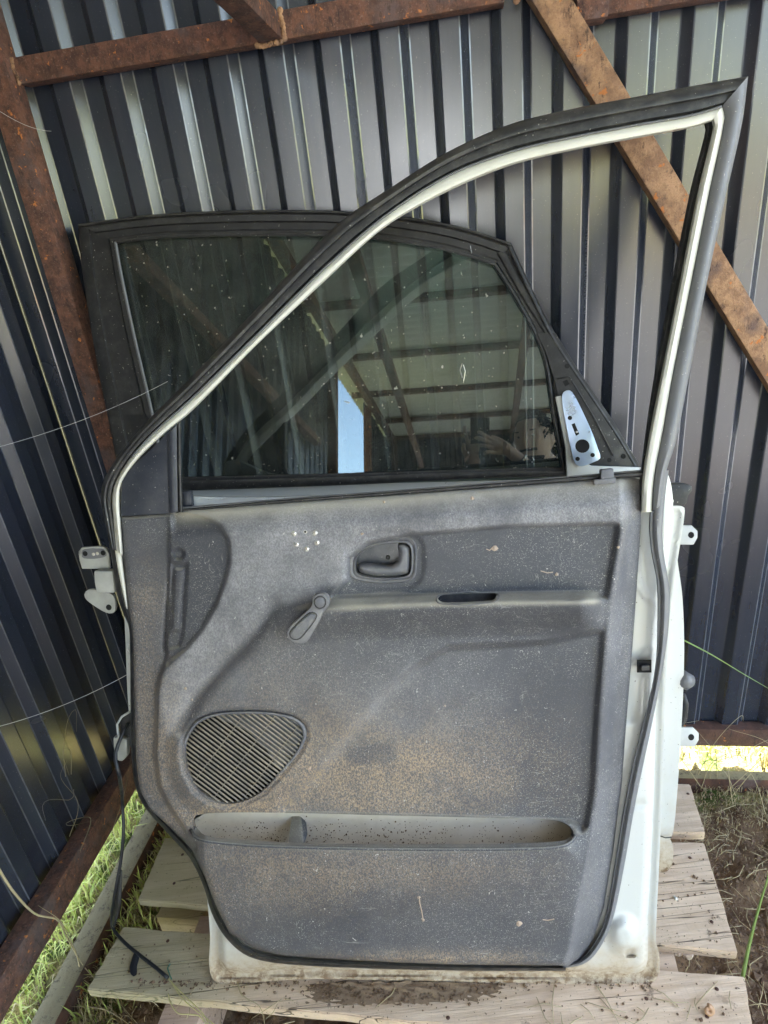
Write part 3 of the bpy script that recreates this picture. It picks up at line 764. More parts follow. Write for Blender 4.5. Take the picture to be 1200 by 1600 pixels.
def htrim(P):
    x, y = P[:, 0], P[:, 1]
    h = np.full(len(P), .020)
    belt = np.interp(x, [188, 268, 290, 440, 600, 800, 1003], [808, 802, 797, 786, 775, 760, 745])
    h -= .020 * (1 - sstep(y - belt, -8, 46)) * sstep(x, 262, 275)
    h -= .011 * sstep(sdist(P, Dp), -3, 4)
    h -= .019 * sstep(sdist(P, Ls), -3, 4)
    h -= .006 * sstep(sdist(P, [(268, 880), (293, 880), (286, 990), (281, 1010), (262, 1015), (262, 985)]), -3, 3)
    h += .007 * sstep(sdist(P, [(272, 888), (289, 888), (282, 985), (266, 988)]), -2, 4)
    h -= .009 * sstep(np.hypot(x - 279, y - 866), 11, 6)
    val = sdist(P, [(432, 938), (400, 990), (350, 1040), (305, 1092), (285, 1140)], False)
    h -= .007 * np.exp(-(val / 13) ** 2) * sstep(y, 920, 960)
    h += .010 * sstep(sdist(P, spk), -34, -8) * sstep(y - .35 * (x - 380), 1130, 1220)
    h -= .003 * sstep(sdist(P, spk), -9, -5)
    xi = np.interp(y, _iy[:, 1], _iy[:, 0]); rw = sstep(x, xi - 6, xi - 20)
    h -= .013 * sstep(sdist(P, R3), -6, 7) * rw
    h -= .012 * sstep(sdist(P, R1), -4, 4) * rw
    # armrest: a shelf that faces up, rolling down below
    yt = np.interp(x, [440, 520, 680, 800, 945], [946, 933, 926, 924, 922])
    A = np.interp(x, [430, 520, 700, 900], [0, .018, .033, .044]) * sstep(x, 948, 906)
    h += A * sstep(y - yt, -1, 18) * (1 - sstep(y - yt - 20, 0, 54))
    # handle bowl surround
    h -= .004 * sstep(sdist(P, bez_hole), -26, -14)
    # pocket lip and the bulge under it
    lip = np.interp(x, [300, 470, 640, 800, 900], [1308, 1322, 1325, 1324, 1318])
    wx = sstep(x, 284, 322) * sstep(x, 978, 868)
    kx = sstep(x, 878, 915); h += .030 * sstep(y - lip, -14 - 50 * kx, 4 + 40 * kx) * (1 - .8 * sstep(y - lip, 14, 170)) * wx
    # right hand bevel
    xi = np.interp(y, _iy[:, 1], _iy[:, 0]); xo = np.interp(y, _oy[:, 1], _oy[:, 0]); t = (x - xi) / (xo - xi)
    h -= .026 * sstep(t, -.30, .62) + .003 * sstep(t, .66, .74)
    d = sdist(P, _tr); h -= .007 * (1 - np.sqrt(np.clip(d / 7, 0, 1)))
    h += .0006 * np.sin(x / 60) * np.sin(y / 75 + 1)
    return h
def dust_light_fields(P):
    x, y = P[:, 0], P[:, 1]; bl = lambda cx, cy, rx, ry: np.exp(-(((x - cx) / rx) ** 2 + ((y - cy) / ry) ** 2))
    U = [(268, 796), (330, 806), (356, 838), (361, 880), (342, 945), (305, 1000), (262, 1046), (248, 1090), (262, 1150), (300, 1100), (352, 1036), (402, 985), (440, 944), (500, 926), (545, 905), (546, 872), (575, 848), (640, 836), (800, 822), (972, 818), (1010, 790), (1010, 735)]
    film_light = .17 + .78 * sstep(sdist(P, U), -7, 8)
    film_light -= .22 * sstep(sdist(P, Dp), -3, 6) + .10 * sstep(sdist(P, R1), -4, 8)
    film_light += .30 * np.exp(-(sdist(P, [(440, 1258), (500, 1205), (560, 1132), (610, 1078), (650, 1040)], False) / 13) ** 2)
    val = sdist(P, [(430, 940), (400, 988), (350, 1038), (305, 1090), (285, 1135)], False); film_light -= .45 * np.exp(-(val / 10) ** 2)
    film_light += .30 * bl(650, 1100, 110, 60) + .30 * bl(400, 1060, 70, 60)
    xi = np.interp(y, _iy[:, 1], _iy[:, 0]); film_light -= .25 * bl(880, 1150, 90, 160) ; film_light = np.where(x > xi - 4, film_light * .5 + .36, film_light)  # right bevel lifted: light from the right put into the film tone
    earth = .95 * bl(540, 1225, 150, 75) + .55 * bl(700, 1200, 160, 70) + .75 * bl(262, 1190, 26, 110) + .8 * bl(300, 1262, 30, 30) + .7 * bl(370, 1262, 60, 14) + .55 * bl(480, 1370, 110, 45) + .4 * bl(700, 1365, 150, 35) + .85 * bl(690, 1497, 170, 12) + .35 * bl(225, 930, 35, 70) + .5 * bl(222, 1120, 22, 120) + .35 * bl(430, 1150, 140, 120) + .45 * bl(340, 1400, 60, 70)
    clean = sstep(sdist(P, [(543, 1170), (614, 1160), (618, 1190), (548, 1196)]), -9, 6); earth *= 1 - clean * .7; film_light *= 1 - clean * .45
    earth *= 1 - .8 * sstep(x, xi - 60, xi - 10)
    belt = np.interp(x, [188, 268, 290, 440, 600, 800, 1003], [808, 802, 797, 786, 775, 760, 745])
    yt = np.interp(x, [440, 520, 680, 800, 945], [946, 933, 926, 924, 922])
    shelf = .85 * (1 - sstep(y - belt, 4, 30)) * sstep(x, 262, 290) * (1 - .35 * sstep(x, 600, 900)) + .95 * sstep(y - yt, -1, 5) * (1 - sstep(y - yt, 15, 26)) * sstep(x, 470, 560) * sstep(x, 945, 925)
    lip = np.interp(x, [300, 470, 640, 800, 900], [1308, 1322, 1325, 1324, 1318]); shelf += .4 * np.exp(-((y - lip - 2) / 4) ** 2) * sstep(x, 290, 310) * sstep(x, 905, 880)
    earth = earth * .95 + .05 * sstep(y, 960, 1150) * (1 - sstep(x, xi - 40, xi))
    return np.clip(film_light, 0, 1.2), np.clip(earth, 0, 1), np.clip(shelf, 0, 1)
mb_ = sheet(PA, trim, htrim, 3.2, [pocket, spk, bez_hole, slot], .016, .010, smooth_out=False)
tp = obj('trim_panel', mb_.v, mb_.f, M_TRIM, doorA)
for nm_, arr in zip(('film_light', 'earth', 'shelf'), dust_light_fields(np.array(mb_.px))):
    at = tp.data.attributes.new(nm_, 'FLOAT', 'POINT'); at.data.foreach_set('value', arr.astype('f'))
weld(tp); tp.data.shade_smooth(); tp.data.set_sharp_from_angle(angle=R(62))

# pocket cavity: pale back wall, floor and a divider
def cavity(loop, w_back, mat, name, grow=0, rim=None):
    L = resample(loop, 60, True, True); c = L.mean(0)
    hw = htrim(L); top = [PA.at(p[0], p[1], hh - .004) for p, hh in zip(L, hw)]
    bk = [PA.at(*(c + (p - c) * (1 + grow)), w_back) for p in L]; n = len(L)
    cc = [PA.at(*c, w_back)]
    f = [(i, (i + 1) % n, (i + 1) % n + n, i + n) for i in range(n)] + [(n + i, n + (i + 1) % n, 2 * n) for i in range(n)]
    return MB().add(top + bk + cc, f).build(name, mat, doorA, 40)
cavity(pocket, -.016, M_GREYP, 'map_pocket')
# lip bead along the pocket
lipA = [(298, 1297), (306, 1309), (330, 1315), (400, 1321), (520, 1325), (700, 1327), (850, 1325), (888, 1319), (900, 1306)]
L_ = resample(lipA, 60); hw = htrim(L_ + [0, 3])
MB().tube([PA.at(p[0], p[1], hh - .001) for p, hh in zip(L_, hw)], .0028, 8).build('pocket_lip', M_TRIM, doorA, 180)
D0 = [(452, 1272), (470, 1273), (476, 1322), (448, 1321)]
MB().prism([PA.at(455, 1272, -.020), PA.at(469, 1272, -.020), PA.at(475, 1324, .040), PA.at(449, 1322, .040)], -PA.n * .034).build('pocket_divider', M_TRIM, doorA, 30, bevel=.003)
# debris in the pocket
def scatter_clods(name, pts, r0, r1, mat, parent=None, kind='stuff', seed=1):
    rg = random.Random(seed); mb = MB()
    for c in pts:
        r = rg.uniform(r0, r1) * (1 if rg.random() < .85 else 1.8); M = [nrm([rg.gauss(0, 1) for _ in range(3)]) for _ in range(1)][0]
        a = nrm(np.cross(M, [.3, .5, .8])); b = np.cross(M, a)
        P = [c + (M * m + a * i + b * j) * r * rg.uniform(.6, 1.1) for m, i, j in ((1, 0, 0), (-1, 0, 0), (0, 1, 0), (0, -1, 0), (0, 0, 1), (0, 0, -1))]
        mb.add(P, [(0, 2, 4), (0, 4, 3), (0, 3, 5), (0, 5, 2), (1, 4, 2), (1, 3, 4), (1, 5, 3), (1, 2, 5)])
    return mb.build(name, mat, parent, None, kind)
rg = random.Random(4)
pts = []
for _ in range(700):
    x = rg.choice([rg.uniform(305, 450), rg.uniform(470, 890), rg.uniform(470, 700)]); y = rg.triangular(1275, 1322, 1318)
    if sdist([(x, y)], pocket)[0] > 2: pts.append(PA.at(x, y, -.0155))
scatter_clods('pocket_debris', pts, .0004, .0013, M_CLOD, doorA, 'stuff', 3)

# speaker grille
def grille():
    L = resample(spk, 64, True, True)
    hh = htrim(L).mean()
    plate(PA, L.tolist(), hh - .012, .004, 'speaker_backing', M_VOID, doorA, False, 0)
    # rim
    c = L.mean(0); Lo = c + (L - c) * 1.035; Li = c + (L - c) * .965
    loft(PA, Lo.tolist(), Li.tolist(), [(0, hh - .004), (.1, hh + .0005), (.5, hh + .0022), (.9, hh + .0005), (1, hh - .006)], 64, True, True).build('speaker_rim', M_TRIMP, doorA, 180)
    mb = MB(); dv = np.array([.80, .60]); nv = np.array([-.60, .80]); k = -90.0
    cen = np.array([378, 1185.])
    while k < 100:
        o_ = cen + nv * k; T = np.linspace(-160, 160, 641); Q = o_ + T[:, None] * dv; ins = sdist(Q, L) > 1
        if ins.any():
            t0, t1 = T[ins][0], T[ins][-1]
            a, b = o_ + dv * t0, o_ + dv * t1; m = 9
            sag = [a + (b - a) * i / m for i in range(m + 1)]
            dome = lambda q: hh - .001 + .003 * max(0, 1 - (np.linalg.norm(q - cen) / 95) ** 2)
            mb.tube([PA.at(q[0], q[1], dome(q)) for q in sag], .00165, 6, .9)
        k += 6.1
    for kk in (-38, 2, 40):                       # cross ties
        o_ = cen + dv * kk; T = np.linspace(-120, 120, 300); Q = o_ + T[:, None] * nv; ins = sdist(Q, L) > 3
        a, b = o_ + nv * T[ins][0], o_ + nv * T[ins][-1]
        mb.tube([PA.at(*q, hh - .0025) for q in (a, (a + b) / 2, b)], .0010, 5)
    g = mb.build('speaker_grille', M_DGR, doorA, 180, 'stuff')
    # blanked-off upper right field between the slats
    blank = [(340, 1119), (420, 1117), (455, 1124), (472, 1136), (475, 1150), (464, 1172), (440, 1200), (415, 1170), (385, 1142), (350, 1126)]
    plate(PA, blank, hh - .0045, .003, 'grille_blank', M_TRIMP, doorA, True, 0)
M_TRIM2 = m_plastic('paler_dusty_plastic', (.15, .15, .158), .42, .5, (.30, .28, .25))
M_DGR = m_plastic('dusty_brown_grille', (.15, .135, .115), .6, .9, (.34, .28, .20))
grille()

# inner door handle in its bowl
cavity(bez_hole, -.022, M_BOWL, 'handle_bowl')
Lb = resample(bez_hole, 56, True, True); cb = Lb.mean(0)
loft(PA, (cb + (Lb - cb) * [1.26, 1.40] - [1, 0]).tolist(), (cb + (Lb - cb) * .985).tolist(), [(0, -.002), (.10, .0035), (.30, .0065), (.55, .0055), (.62, .0035), (.70, .0055), (.9, .006), (1, -.004)], 56, True, True).build('handle_bezel', M_TRIMP, doorA, 60)
lev = [(560, 884), (572, 882), (600, 885), (612, 884), (620, 878), (623, 866), (622, 852), (632, 850), (640, 857), (641, 880), (638, 895), (628, 899), (600, 901), (574, 898), (562, 893)]
lv = sheet(PA, lev, lambda P: .010 * np.sqrt(np.clip(sdist(P, resample(lev, 80, True, True)) / 6, 0, 1)) - .004, 2.2, (), .014).build('handle_lever', M_TRIMP, doorA, 60)
MB().dome(PA.at(606, 871, -.0215), PA.n, PA.u, PA.v, .004, .0025, 12, 3).build('handle_screw', M_BLK, doorA, 180)
# pull slot in the armrest
cavity(slot, .006, M_BOWL, 'pull_slot')
Ls_ = resample(slot, 44, True, True); cs = Ls_.mean(0); hs_ = htrim(Ls_)
def ring(L, k0, k1, hw, mat, name, hgt=.0025):
    c = L.mean(0); n = len(L); v = []
    m = ((k0, -.002), ((k0 + k1) / 2, hgt), (k1, -.003))
    for p, hh in zip(L, hw):
        for s_, wv in m:
            d = p - c; q = p + d / max(np.linalg.norm(d), 1e-6) * s_
            v.append(PA.at(q[0], q[1], hh + wv))
    f = [(i * 3 + k, i * 3 + k + 1, ((i + 1) % n) * 3 + k + 1, ((i + 1) % n) * 3 + k) for i in range(n) for k in range(2)]
    return MB().add(v, f).build(name, mat, doorA, 180)
ring(Ls_, 5, 0, hs_, M_TRIMP, 'slot_rim')
# window crank
def crank():
    w0 = .034
    body = [(488, 934), (492, 929), (500, 927), (509, 929), (514, 937), (513, 947), (507, 955), (484, 997), (474, 1005), (459, 1004), (450, 997), (449, 987), (455, 977), (486, 948)]
    plate(PA, body, w0 + .020, .012, 'window_crank', M_TRIM2, doorA, True, .0018)
    groove = lambda L, w_, nm: MB().tube([PA.at(p[0], p[1], w_) for p in resample(L, 40, True, True)] + [PA.at(*resample(L, 40, True, True)[0], w_)], .0009, 6).build(nm, M_BLK, doorA, 180)
    groove([(485, 957), (495, 962), (476, 990), (466, 999), (455, 997), (453, 988), (459, 980)], w0 + .0202, 'crank_groove')
    plate(PA, [(485.5, 959), (493, 963), (475, 989), (465.5, 997), (456, 995.5), (455, 988.5), (460.5, 981)], w0 + .0225, .004, 'crank_cap', M_TRIMP, doorA, True, .001)
    plate(PA, circ(500, 941, 12.5, 13, 24), w0 + .024, .006, 'crank_hub', M_TRIM2, doorA, True, .0014)
    groove(circ(500, 941, 9, 9.5, 20), w0 + .0242, 'crank_groove')
    plate(PA, circ(500, 941, 8, 8.5, 20), w0 + .0252, .003, 'hub_cap', M_TRIMP, doorA, True, .001)
    MB().tube([PA.at(500, 941, .004), PA.at(500, 941, w0 + .012)], .011, 16).build('crank_spindle', M_TRIMP, doorA, 40)
    MB().tube([PA.at(472, 994, w0 - .002), PA.at(472, 995, w0 + .010)], .0105, 14).build('crank_knob', M_TRIMP, doorA, 40)
crank()
for q in ((459, 834), (492, 833), (463, 851), (495, 848), (479, 858)):
    hq = htrim(np.array([q], float))[0]
    MB().dome(PA.at(*q, hq), PA.n, PA.u, PA.v, .0043, .0024, 12, 3).build('rivet', M_RIVET, doorA, 180)
    MB().dome(PA.at(*q, hq + .0019), PA.n, PA.u, PA.v, .0013, .0009, 8, 2).build('rivet_pin', M_CLOD, doorA, 180)
hq = htrim(np.array([(477, 831)], float))[0]
MB().dome(PA.at(477, 831, hq), PA.n, PA.u, PA.v, .0030, .0005, 12, 2).build('rivet_hole_rim', M_RIVET, doorA, 180)
MB().dome(PA.at(477, 831, hq + .0003), PA.n, PA.u, PA.v, .0021, .0005, 12, 2).build('rivet_hole', M_VOID, doorA, 180)

# sail panel, run channel, belt seal
sail = [(190, 752), (204, 732), (238, 700), (270, 668), (274, 670), (274, 740), (275, 800), (262, 803), (189, 807)]
plate(PA, sail, .002, .012, 'sail_panel', M_SAIL, doorA, False, .0015)
loft(PA, [(262, 680), (262, 740), (264, 800)], [(276, 664), (277, 740), (278, 799)], [(0, -.004), (0, .003), (.3, .0065), (.7, .0065), (1, .003), (1, -.004)], 12).build('sail_panel_edge', M_SAIL, doorA, 50)
loft(PA, [(276, 664), (277, 740), (279, 800)], [(283, 658), (284, 740), (286, 800)], round_prof(-.008, .004), 14).build('run_channel', M_BLK, doorA, 60)
loft(PA, [(274, 796), (440, 781), (600, 769), (800, 753), (1006, 736)], [(276, 802), (440, 787), (600, 775), (800, 760), (1006, 745)], round_prof(-.012, -.002), 60).build('belt_seal', M_BLK, doorA, 60)
loft(PA, [(274, 793), (440, 779), (600, 767), (800, 751), (1006, 734)], [(274, 795), (440, 781), (600, 769), (800, 753), (1006, 736)], round_prof(-.008, -.001), 60).build('belt_seal_lip', M_SEAL, doorA, 60)
MB().box(PA.at(292, 779, -.018), PA.u * .010, PA.v * .013, PA.n * .006).build('stopper_block', M_SAIL, doorA, 30, bevel=.003)
# lock knob clip
plate(PA, [(928, 750), (963, 746), (962, 755), (929, 758)], .012, .010, 'clip_foot', M_TRIMP, doorA, False, .002)
MB().prism([PA.at(936, 733, -.004), PA.at(955, 731, -.004), PA.at(957, 750, -.004), PA.at(935, 752, -.004)], PA.n * .014).build('clip', M_TRIMP, doorA, 30, bevel=.002)

# window frame: cream steel, black outer moulding
fo = [(172, 856), (164, 815), (157, 778), (163, 748), (190, 705), (226, 662), (300, 588), (400, 483), (500, 376), (545, 336), (600, 300), (700, 237), (800, 193), (900, 169), (1000, 150), (1100, 131), (1169, 119)]
fm = [(184, 862), (178, 815), (175, 782), (180, 755), (204, 715), (240, 676), (300, 622), (400, 524), (500, 425), (600, 338), (700, 274), (800, 236), (900, 213), (1000, 194), (1080, 180), (1128, 166)]
fi = [(192, 868), (189, 820), (187, 785), (189, 757), (212, 722), (250, 684), (300, 642), (400, 540), (500, 446), (600, 356), (700, 299), (800, 258), (900, 234), (1000, 215), (1080, 200), (1112, 190)]
loft(PA, fo, fm, [(0, -.035), (0, -.004), (.08, .006), (.30, .010), (.45, .0085), (.52, .003), (.60, .0035), (.85, .002), (1, -.004), (1, -.035)], 110).build('frame_moulding', M_BLK, doorA, 45)
loft(PA, fm, fi, [(0, -.03), (0, .000), (.18, .006), (.5, .0085), (.85, .006), (1, -.002), (1, -.03)], 110).build('window_frame', M_CREAM, doorA, 55)
loft(PA, [(p[0] - .3, p[1] - 2.0) for p in fm[4:]], [(p[0] + .8, p[1] + 2.4) for p in fm[4:]], round_prof(-.004, .009), 100).build('frame_bead', M_SEAL, doorA, 180)
# right (rear) upright
ro = [(1169, 119), (1160, 190), (1131, 320), (1105, 440), (1080, 570), (1056, 690), (1040, 740), (1032, 790)]
rm = [(1128, 166), (1132, 185), (1108, 300), (1078, 450), (1050, 590), (1036, 670), (1022, 745), (1018, 800)]
ri = [(1112, 190), (1114, 200), (1090, 300), (1060, 450), (1032, 590), (1016, 670), (1004, 745), (1002, 800)]
rk = [(1100, 194), (1102, 205), (1078, 300), (1048, 450), (1020, 600), (1008, 680), (1000, 745), (999, 752)]
loft(PA, rm, ro, [(0, -.035), (0, -.001), (.08, .003), (.3, .008), (.6, .010), (.85, .007), (1, -.002), (1, -.035)], 70).build('frame_moulding', M_SEAL, doorA, 45)
loft(PA, rm, ri, [(0, -.03), (0, .002), (.2, .007), (.5, .0095), (.8, .007), (1, -.002), (1, -.03)], 70).build('window_frame', M_CREAM, doorA, 55)
loft(PA, ri, rk, [(0, -.03), (0, -.006), (.5, -.003), (1, -.008), (1, -.03)], 60).build('glass_run', M_BLK, doorA, 60)
# weatherstrip round the lower door
wsR_o = [(1045, 735), (1040, 770), (1035, 830), (1038, 870), (1046, 920), (1045, 975), (1038, 1030), (1029, 1080), (1017, 1140), (1004, 1200), (990, 1270), (976, 1350), (962, 1420), (949, 1460), (927, 1495), (908, 1508), (880, 1513)]
wsR_i = [(1024, 735), (1018, 770), (1014, 820), (1017, 860), (1026, 910), (1027, 975), (1025, 1030), (1018, 1075), (1004, 1130), (988, 1195), (974, 1265), (961, 1345), (950, 1412), (940, 1450), (920, 1485), (905, 1499), (878, 1507)]
loft(PA, wsR_i, wsR_o, [(0, -.022), (0, -.010), (.1, -.005), (.3, -.006), (.38, -.002), (.6, .001), (.85, -.001), (1, -.008), (1, -.022)], 110).build('weatherstrip', M_SEAL, doorA, 60)
wsL_o = [(170, 848), (176, 885), (183, 930), (191, 955), (201, 978), (203, 1010), (204, 1110), (208, 1210), (222, 1255), (260, 1300), (296, 1340), (318, 1385), (330, 1425), (350, 1462), (385, 1493), (440, 1506), (600, 1514), (760, 1517), (884, 1517)]
wsL_i = [(183, 846), (187, 883), (197, 930), (203, 955), (209, 978), (211, 1010), (212, 1110), (216, 1205), (230, 1250), (268, 1293), (304, 1333), (326, 1378), (340, 1418), (360, 1453), (390, 1482), (442, 1495), (600, 1503), (760, 1508), (884, 1509)]
loft(PA, wsL_i, wsL_o, [(0, -.024), (0, -.012), (.2, -.004), (.5, .002), (.8, -.002), (1, -.012), (1, -.024)], 130).build('weatherstrip', M_BLK, doorA, 60)
loft(PA, [(176, 800), (177, 860), (189, 920), (196, 950)], [(188, 800), (190, 860), (197, 920), (200, 952)], round_prof(-.012, .001), 20).build('shell_edge', M_CREAM, doorA, 60)
# upper hinge
hg = thing  # (parts of the door)
plate(PA, [(122, 862), (128, 855), (160, 853), (168, 858), (170, 872), (171, 889), (128, 889), (124, 876)], -.030, .006, 'hinge_leaf', M_HINGE, doorA, False, .0015)
plate(PA, [(129, 860), (133, 857), (159, 857), (165, 861), (165, 870), (129, 872)], -.0296, .002, 'hinge_recess', M_SEAL, doorA, True, .0005)
for q in ((146, 866), (152, 865)): MB().dome(PA.at(*q, -.0294), PA.n, PA.u, PA.v, .003, .002, 7, 2).build('grease_lump', M_GREYP, doorA, 180)
for q in ((133, 865), (161, 864)): MB().dome(PA.at(*q, -.0292), PA.n, PA.u, PA.v, .0045, .0004, 12, 2).build('hinge_hole', M_VOID, doorA, 180)
MB().tube([PA.at(124, 866, -.026), PA.at(128, 857, -.024), (PA.at(145, 855, -.024)), PA.at(162, 856, -.024), PA.at(169, 864, -.026), PA.at(171, 888, -.028)], .0016, 6).build('hinge_flange', M_HINGE, doorA, 180)
plate(PA, [(146, 892), (176, 892), (179, 927), (150, 927), (147, 910)], -.014, .022, 'hinge_knuckle', M_HINGE, doorA, False, .004)
plate(PA, [(131, 929), (136, 922), (148, 921), (176, 930), (180, 948), (178, 957), (170, 959), (158, 954), (135, 938)], -.026, .008, 'hinge_arm', M_HINGE, doorA, True, .002)
MB().dome(PA.at(170, 949, -.0258), PA.n, PA.u, PA.v, .0052, .0004, 12, 2).build('hinge_hole', M_VOID, doorA, 180)
# lower hinge and check strap by the wiring
plate(PA, [(176, 1152), (198, 1155), (198, 1182), (190, 1191), (178, 1187)], -.030, .014, 'hinge_knuckle', M_HINGE, doorA, False, .004)
MB().tube([PA.at(203, 1112, -.03), PA.at(190, 1120, -.028), PA.at(183, 1132, -.028), PA.at(185, 1150, -.03), PA.at(180, 1158, -.034)], .002, 6).build('hinge_flange', M_GALV, doorA, 180)
plate(PA, [(186, 1122), (206, 1112), (206, 1170), (190, 1152)], -.040, .008, 'hinge_plate', M_BLK2, doorA, False, .002)
MB().tube([PA.at(206, 1003, -.03), PA.at(199, 1007, -.028), PA.at(198, 1015, -.028), PA.at(203, 1022, -.03)], .0014, 6).build('wire_clip', M_GALV, doorA, 180)
# seed husks, droppings and threads stuck to the trim
def speck(px, py, sz, mat, seed):
    rr = random.Random(seed); hq_ = htrim(np.array([(px, py)], float))[0]; L = [(px + sz * math.cos(t) * rr.uniform(.5, 1.1), py + sz * math.sin(t) * rr.uniform(.5, 1.1)) for t in np.linspace(0, 2 * math.pi, 8)[:-1]]
    c = PA.at(px, py, hq_ + .0025); v = [PA.at(p[0], p[1], hq_ + .0004) for p in L] + [c]; n = len(L)
    return v, [(i, (i + 1) % n, n) for i in range(n)]
mb = MB()
for i, (x, y, s_) in enumerate([(773, 857, 6), (870, 897, 4), (566, 834, 3), (695, 1103, 2.5), (655, 1402, 3.5), (661, 1437, 3), (811, 1443, 6), (483, 1200, 4), (290, 1076, 3), (966, 855, 3), (738, 779, 4), (600, 784, 3), (815, 930, 2), (300, 1093, 2.5)]):
    mb.add(*speck(x, y, s_, None, i))
for pts_ in ([(655, 1402), (656, 1412), (659, 1424), (661, 1437)], [(848, 1437), (856, 1438), (866, 1436)], [(845, 892), (855, 895), (864, 894)], [(770, 855), (765, 860), (760, 858)]):
    hq_ = htrim(np.array(pts_, float)); mb.tube([PA.at(x, y, h + .001) for (x, y), h in zip(pts_, hq_)], .0009, 5)
mb.build('stuck_debris', M_LEAF, doorA, None, 'stuff')

# ------------------------------------------------------------------ CAR DOOR B (behind)
doorB = thing('car_door', PB.at(700, 1330), 'white car door with dark tinted window and black frame, leaning behind the trimmed door', 'car door', 'car doors leaning in the shed corner')
gl = [(176, 372), (185, 366), (300, 358), (480, 356), (560, 362), (650, 374), (740, 395), (782, 408), (805, 440), (848, 515), (868, 600), (886, 748), (560, 756), (250, 766)]
plate(PB, gl, -.004, .0035, 'window_glass', M_GLASS, doorB, False, 0)
# frame: outer edge / inner edge (glass side)
bo_l = [(122, 350), (128, 420), (150, 560), (178, 700), (196, 800)]
bi_l = [(180, 378), (187, 420), (208, 520), (238, 650), (262, 770)]
bo_t = [(122, 350), (230, 336), (330, 330), (420, 328), (520, 329), (600, 335), (680, 346), (740, 360), (799, 380)]
bi_t = [(180, 378), (250, 370), (330, 367), (420, 366), (520, 367), (600, 373), (680, 386), (735, 400), (774, 413)]
bo_r = [(799, 380), (830, 448), (870, 528), (925, 612), (970, 680), (1004, 738)]
bi_r = [(774, 413), (800, 452), (838, 520), (855, 565), (866, 640), (884, 742)]
fp = [(0, -.04), (0, .006), (.05, .011), (.12, .008), (.2, .0125), (.45, .011), (.52, .004), (.78, .003), (.86, .008), (.97, .008), (1, -.002), (1, -.04)]
loft(PB, bo_l, bi_l, [(0, -.04), (0, .006), (.06, .010), (.28, .010), (.33, .004), (.82, .004), (.86, .010), (.97, .010), (1, -.002), (1, -.04)], 50).build('window_frame', M_BLK2, doorB, 40)
loft(PB, bo_t, bi_t, fp, 90).build('window_frame', M_BLK2, doorB, 40)
loft(PB, bo_r, bi_r, [(0, -.04), (0, .004), (.03, .010), (.08, .004), (.14, .006), (.4, .006), (.9, .005), (1, -.002), (1, -.04)], 60).build('window_frame', M_BLK2, doorB, 40)
loft(PB, bo_t, [(p[0], p[1] + 5) for p in bo_t], round_prof(.002, .016), 80).build('frame_seal', M_BLK, doorB, 180)
loft(PB, [(p[0] - 1, p[1]) for p in bo_r], [(p[0] - 9, p[1] + 3) for p in bo_r], round_prof(.002, .014), 50).build('frame_seal', M_BLK, doorB, 180)
# raised pad along the upper front corner
loft(PB, [(776, 396), (800, 440), (830, 490), (862, 540)], [(790, 388), (820, 445), (850, 492), (872, 528)], round_prof(.004, .010), 24).build('frame_pad', M_BLK2, doorB, 60)
# glass rubber: thin grey line at left, black round the right and bottom
loft(PB, [(p[0] - 3, p[1]) for p in bi_l], [(p[0] + 3, p[1]) for p in bi_l], round_prof(.004, .012), 40).build('glass_seal', M_SEAL, doorB, 180)
loft(PB, [(p[0], p[1] - 2) for p in bi_t], [(p[0], p[1] + 3) for p in bi_t], round_prof(.004, .011), 60).build('glass_seal', M_BLK, doorB, 180)
loft(PB, [(p[0] + 2, p[1]) for p in bi_r], [(p[0] - 5, p[1]) for p in bi_r], round_prof(.004, .011), 50).build('glass_seal', M_BLK, doorB, 180)
loft(PB, [(255, 746), (560, 739), (720, 734), (886, 729)], [(255, 758), (560, 750), (720, 744), (886, 740)], round_prof(.0, .006), 30).build('belt_seal_lip', M_BLK2, doorB, 60)
loft(PB, [(255, 752), (560, 744), (720, 738), (889, 734)], [(255, 768), (560, 757), (720, 749), (889, 744)], round_prof(.004, .014), 30).build('belt_seal', M_BLK, doorB, 60)
# lower body
skinB = [(250, 762), (500, 752), (880, 733), (1004, 731), (1034, 760), (1038, 790), (1056, 796), (1057, 860), (1066, 930), (1069, 1000), (1068, 1070), (1064, 1150), (1058, 1240), (1052, 1300), (1047, 1312), (1052, 1322), (1047, 1358), (1026, 1364), (700, 1364), (420, 1364), (330, 1340), (240, 1250), (206, 1150), (196, 1000), (192, 840), (196, 765)]
_sb = resample(skinB, 200, True, True)
def hskb(P):
    d = sdist(P, _sb); return .012 * sstep(d, 0, 60) - .01 + .004 * sstep(P[:, 1], 1306, 1312) * sstep(d, 30, 0) * 0
sheet(PB, skinB, hskb, 9, (), .03, w0=.004).build('body_shell', M_WHITE, doorB, 50)
MB().tube([PB.at(1028, 1305, .002), PB.at(1040, 1309, .002), PB.at(1049, 1308, .002)], .0012, 6).build('shell_seam', M_BLK, doorB, 180)
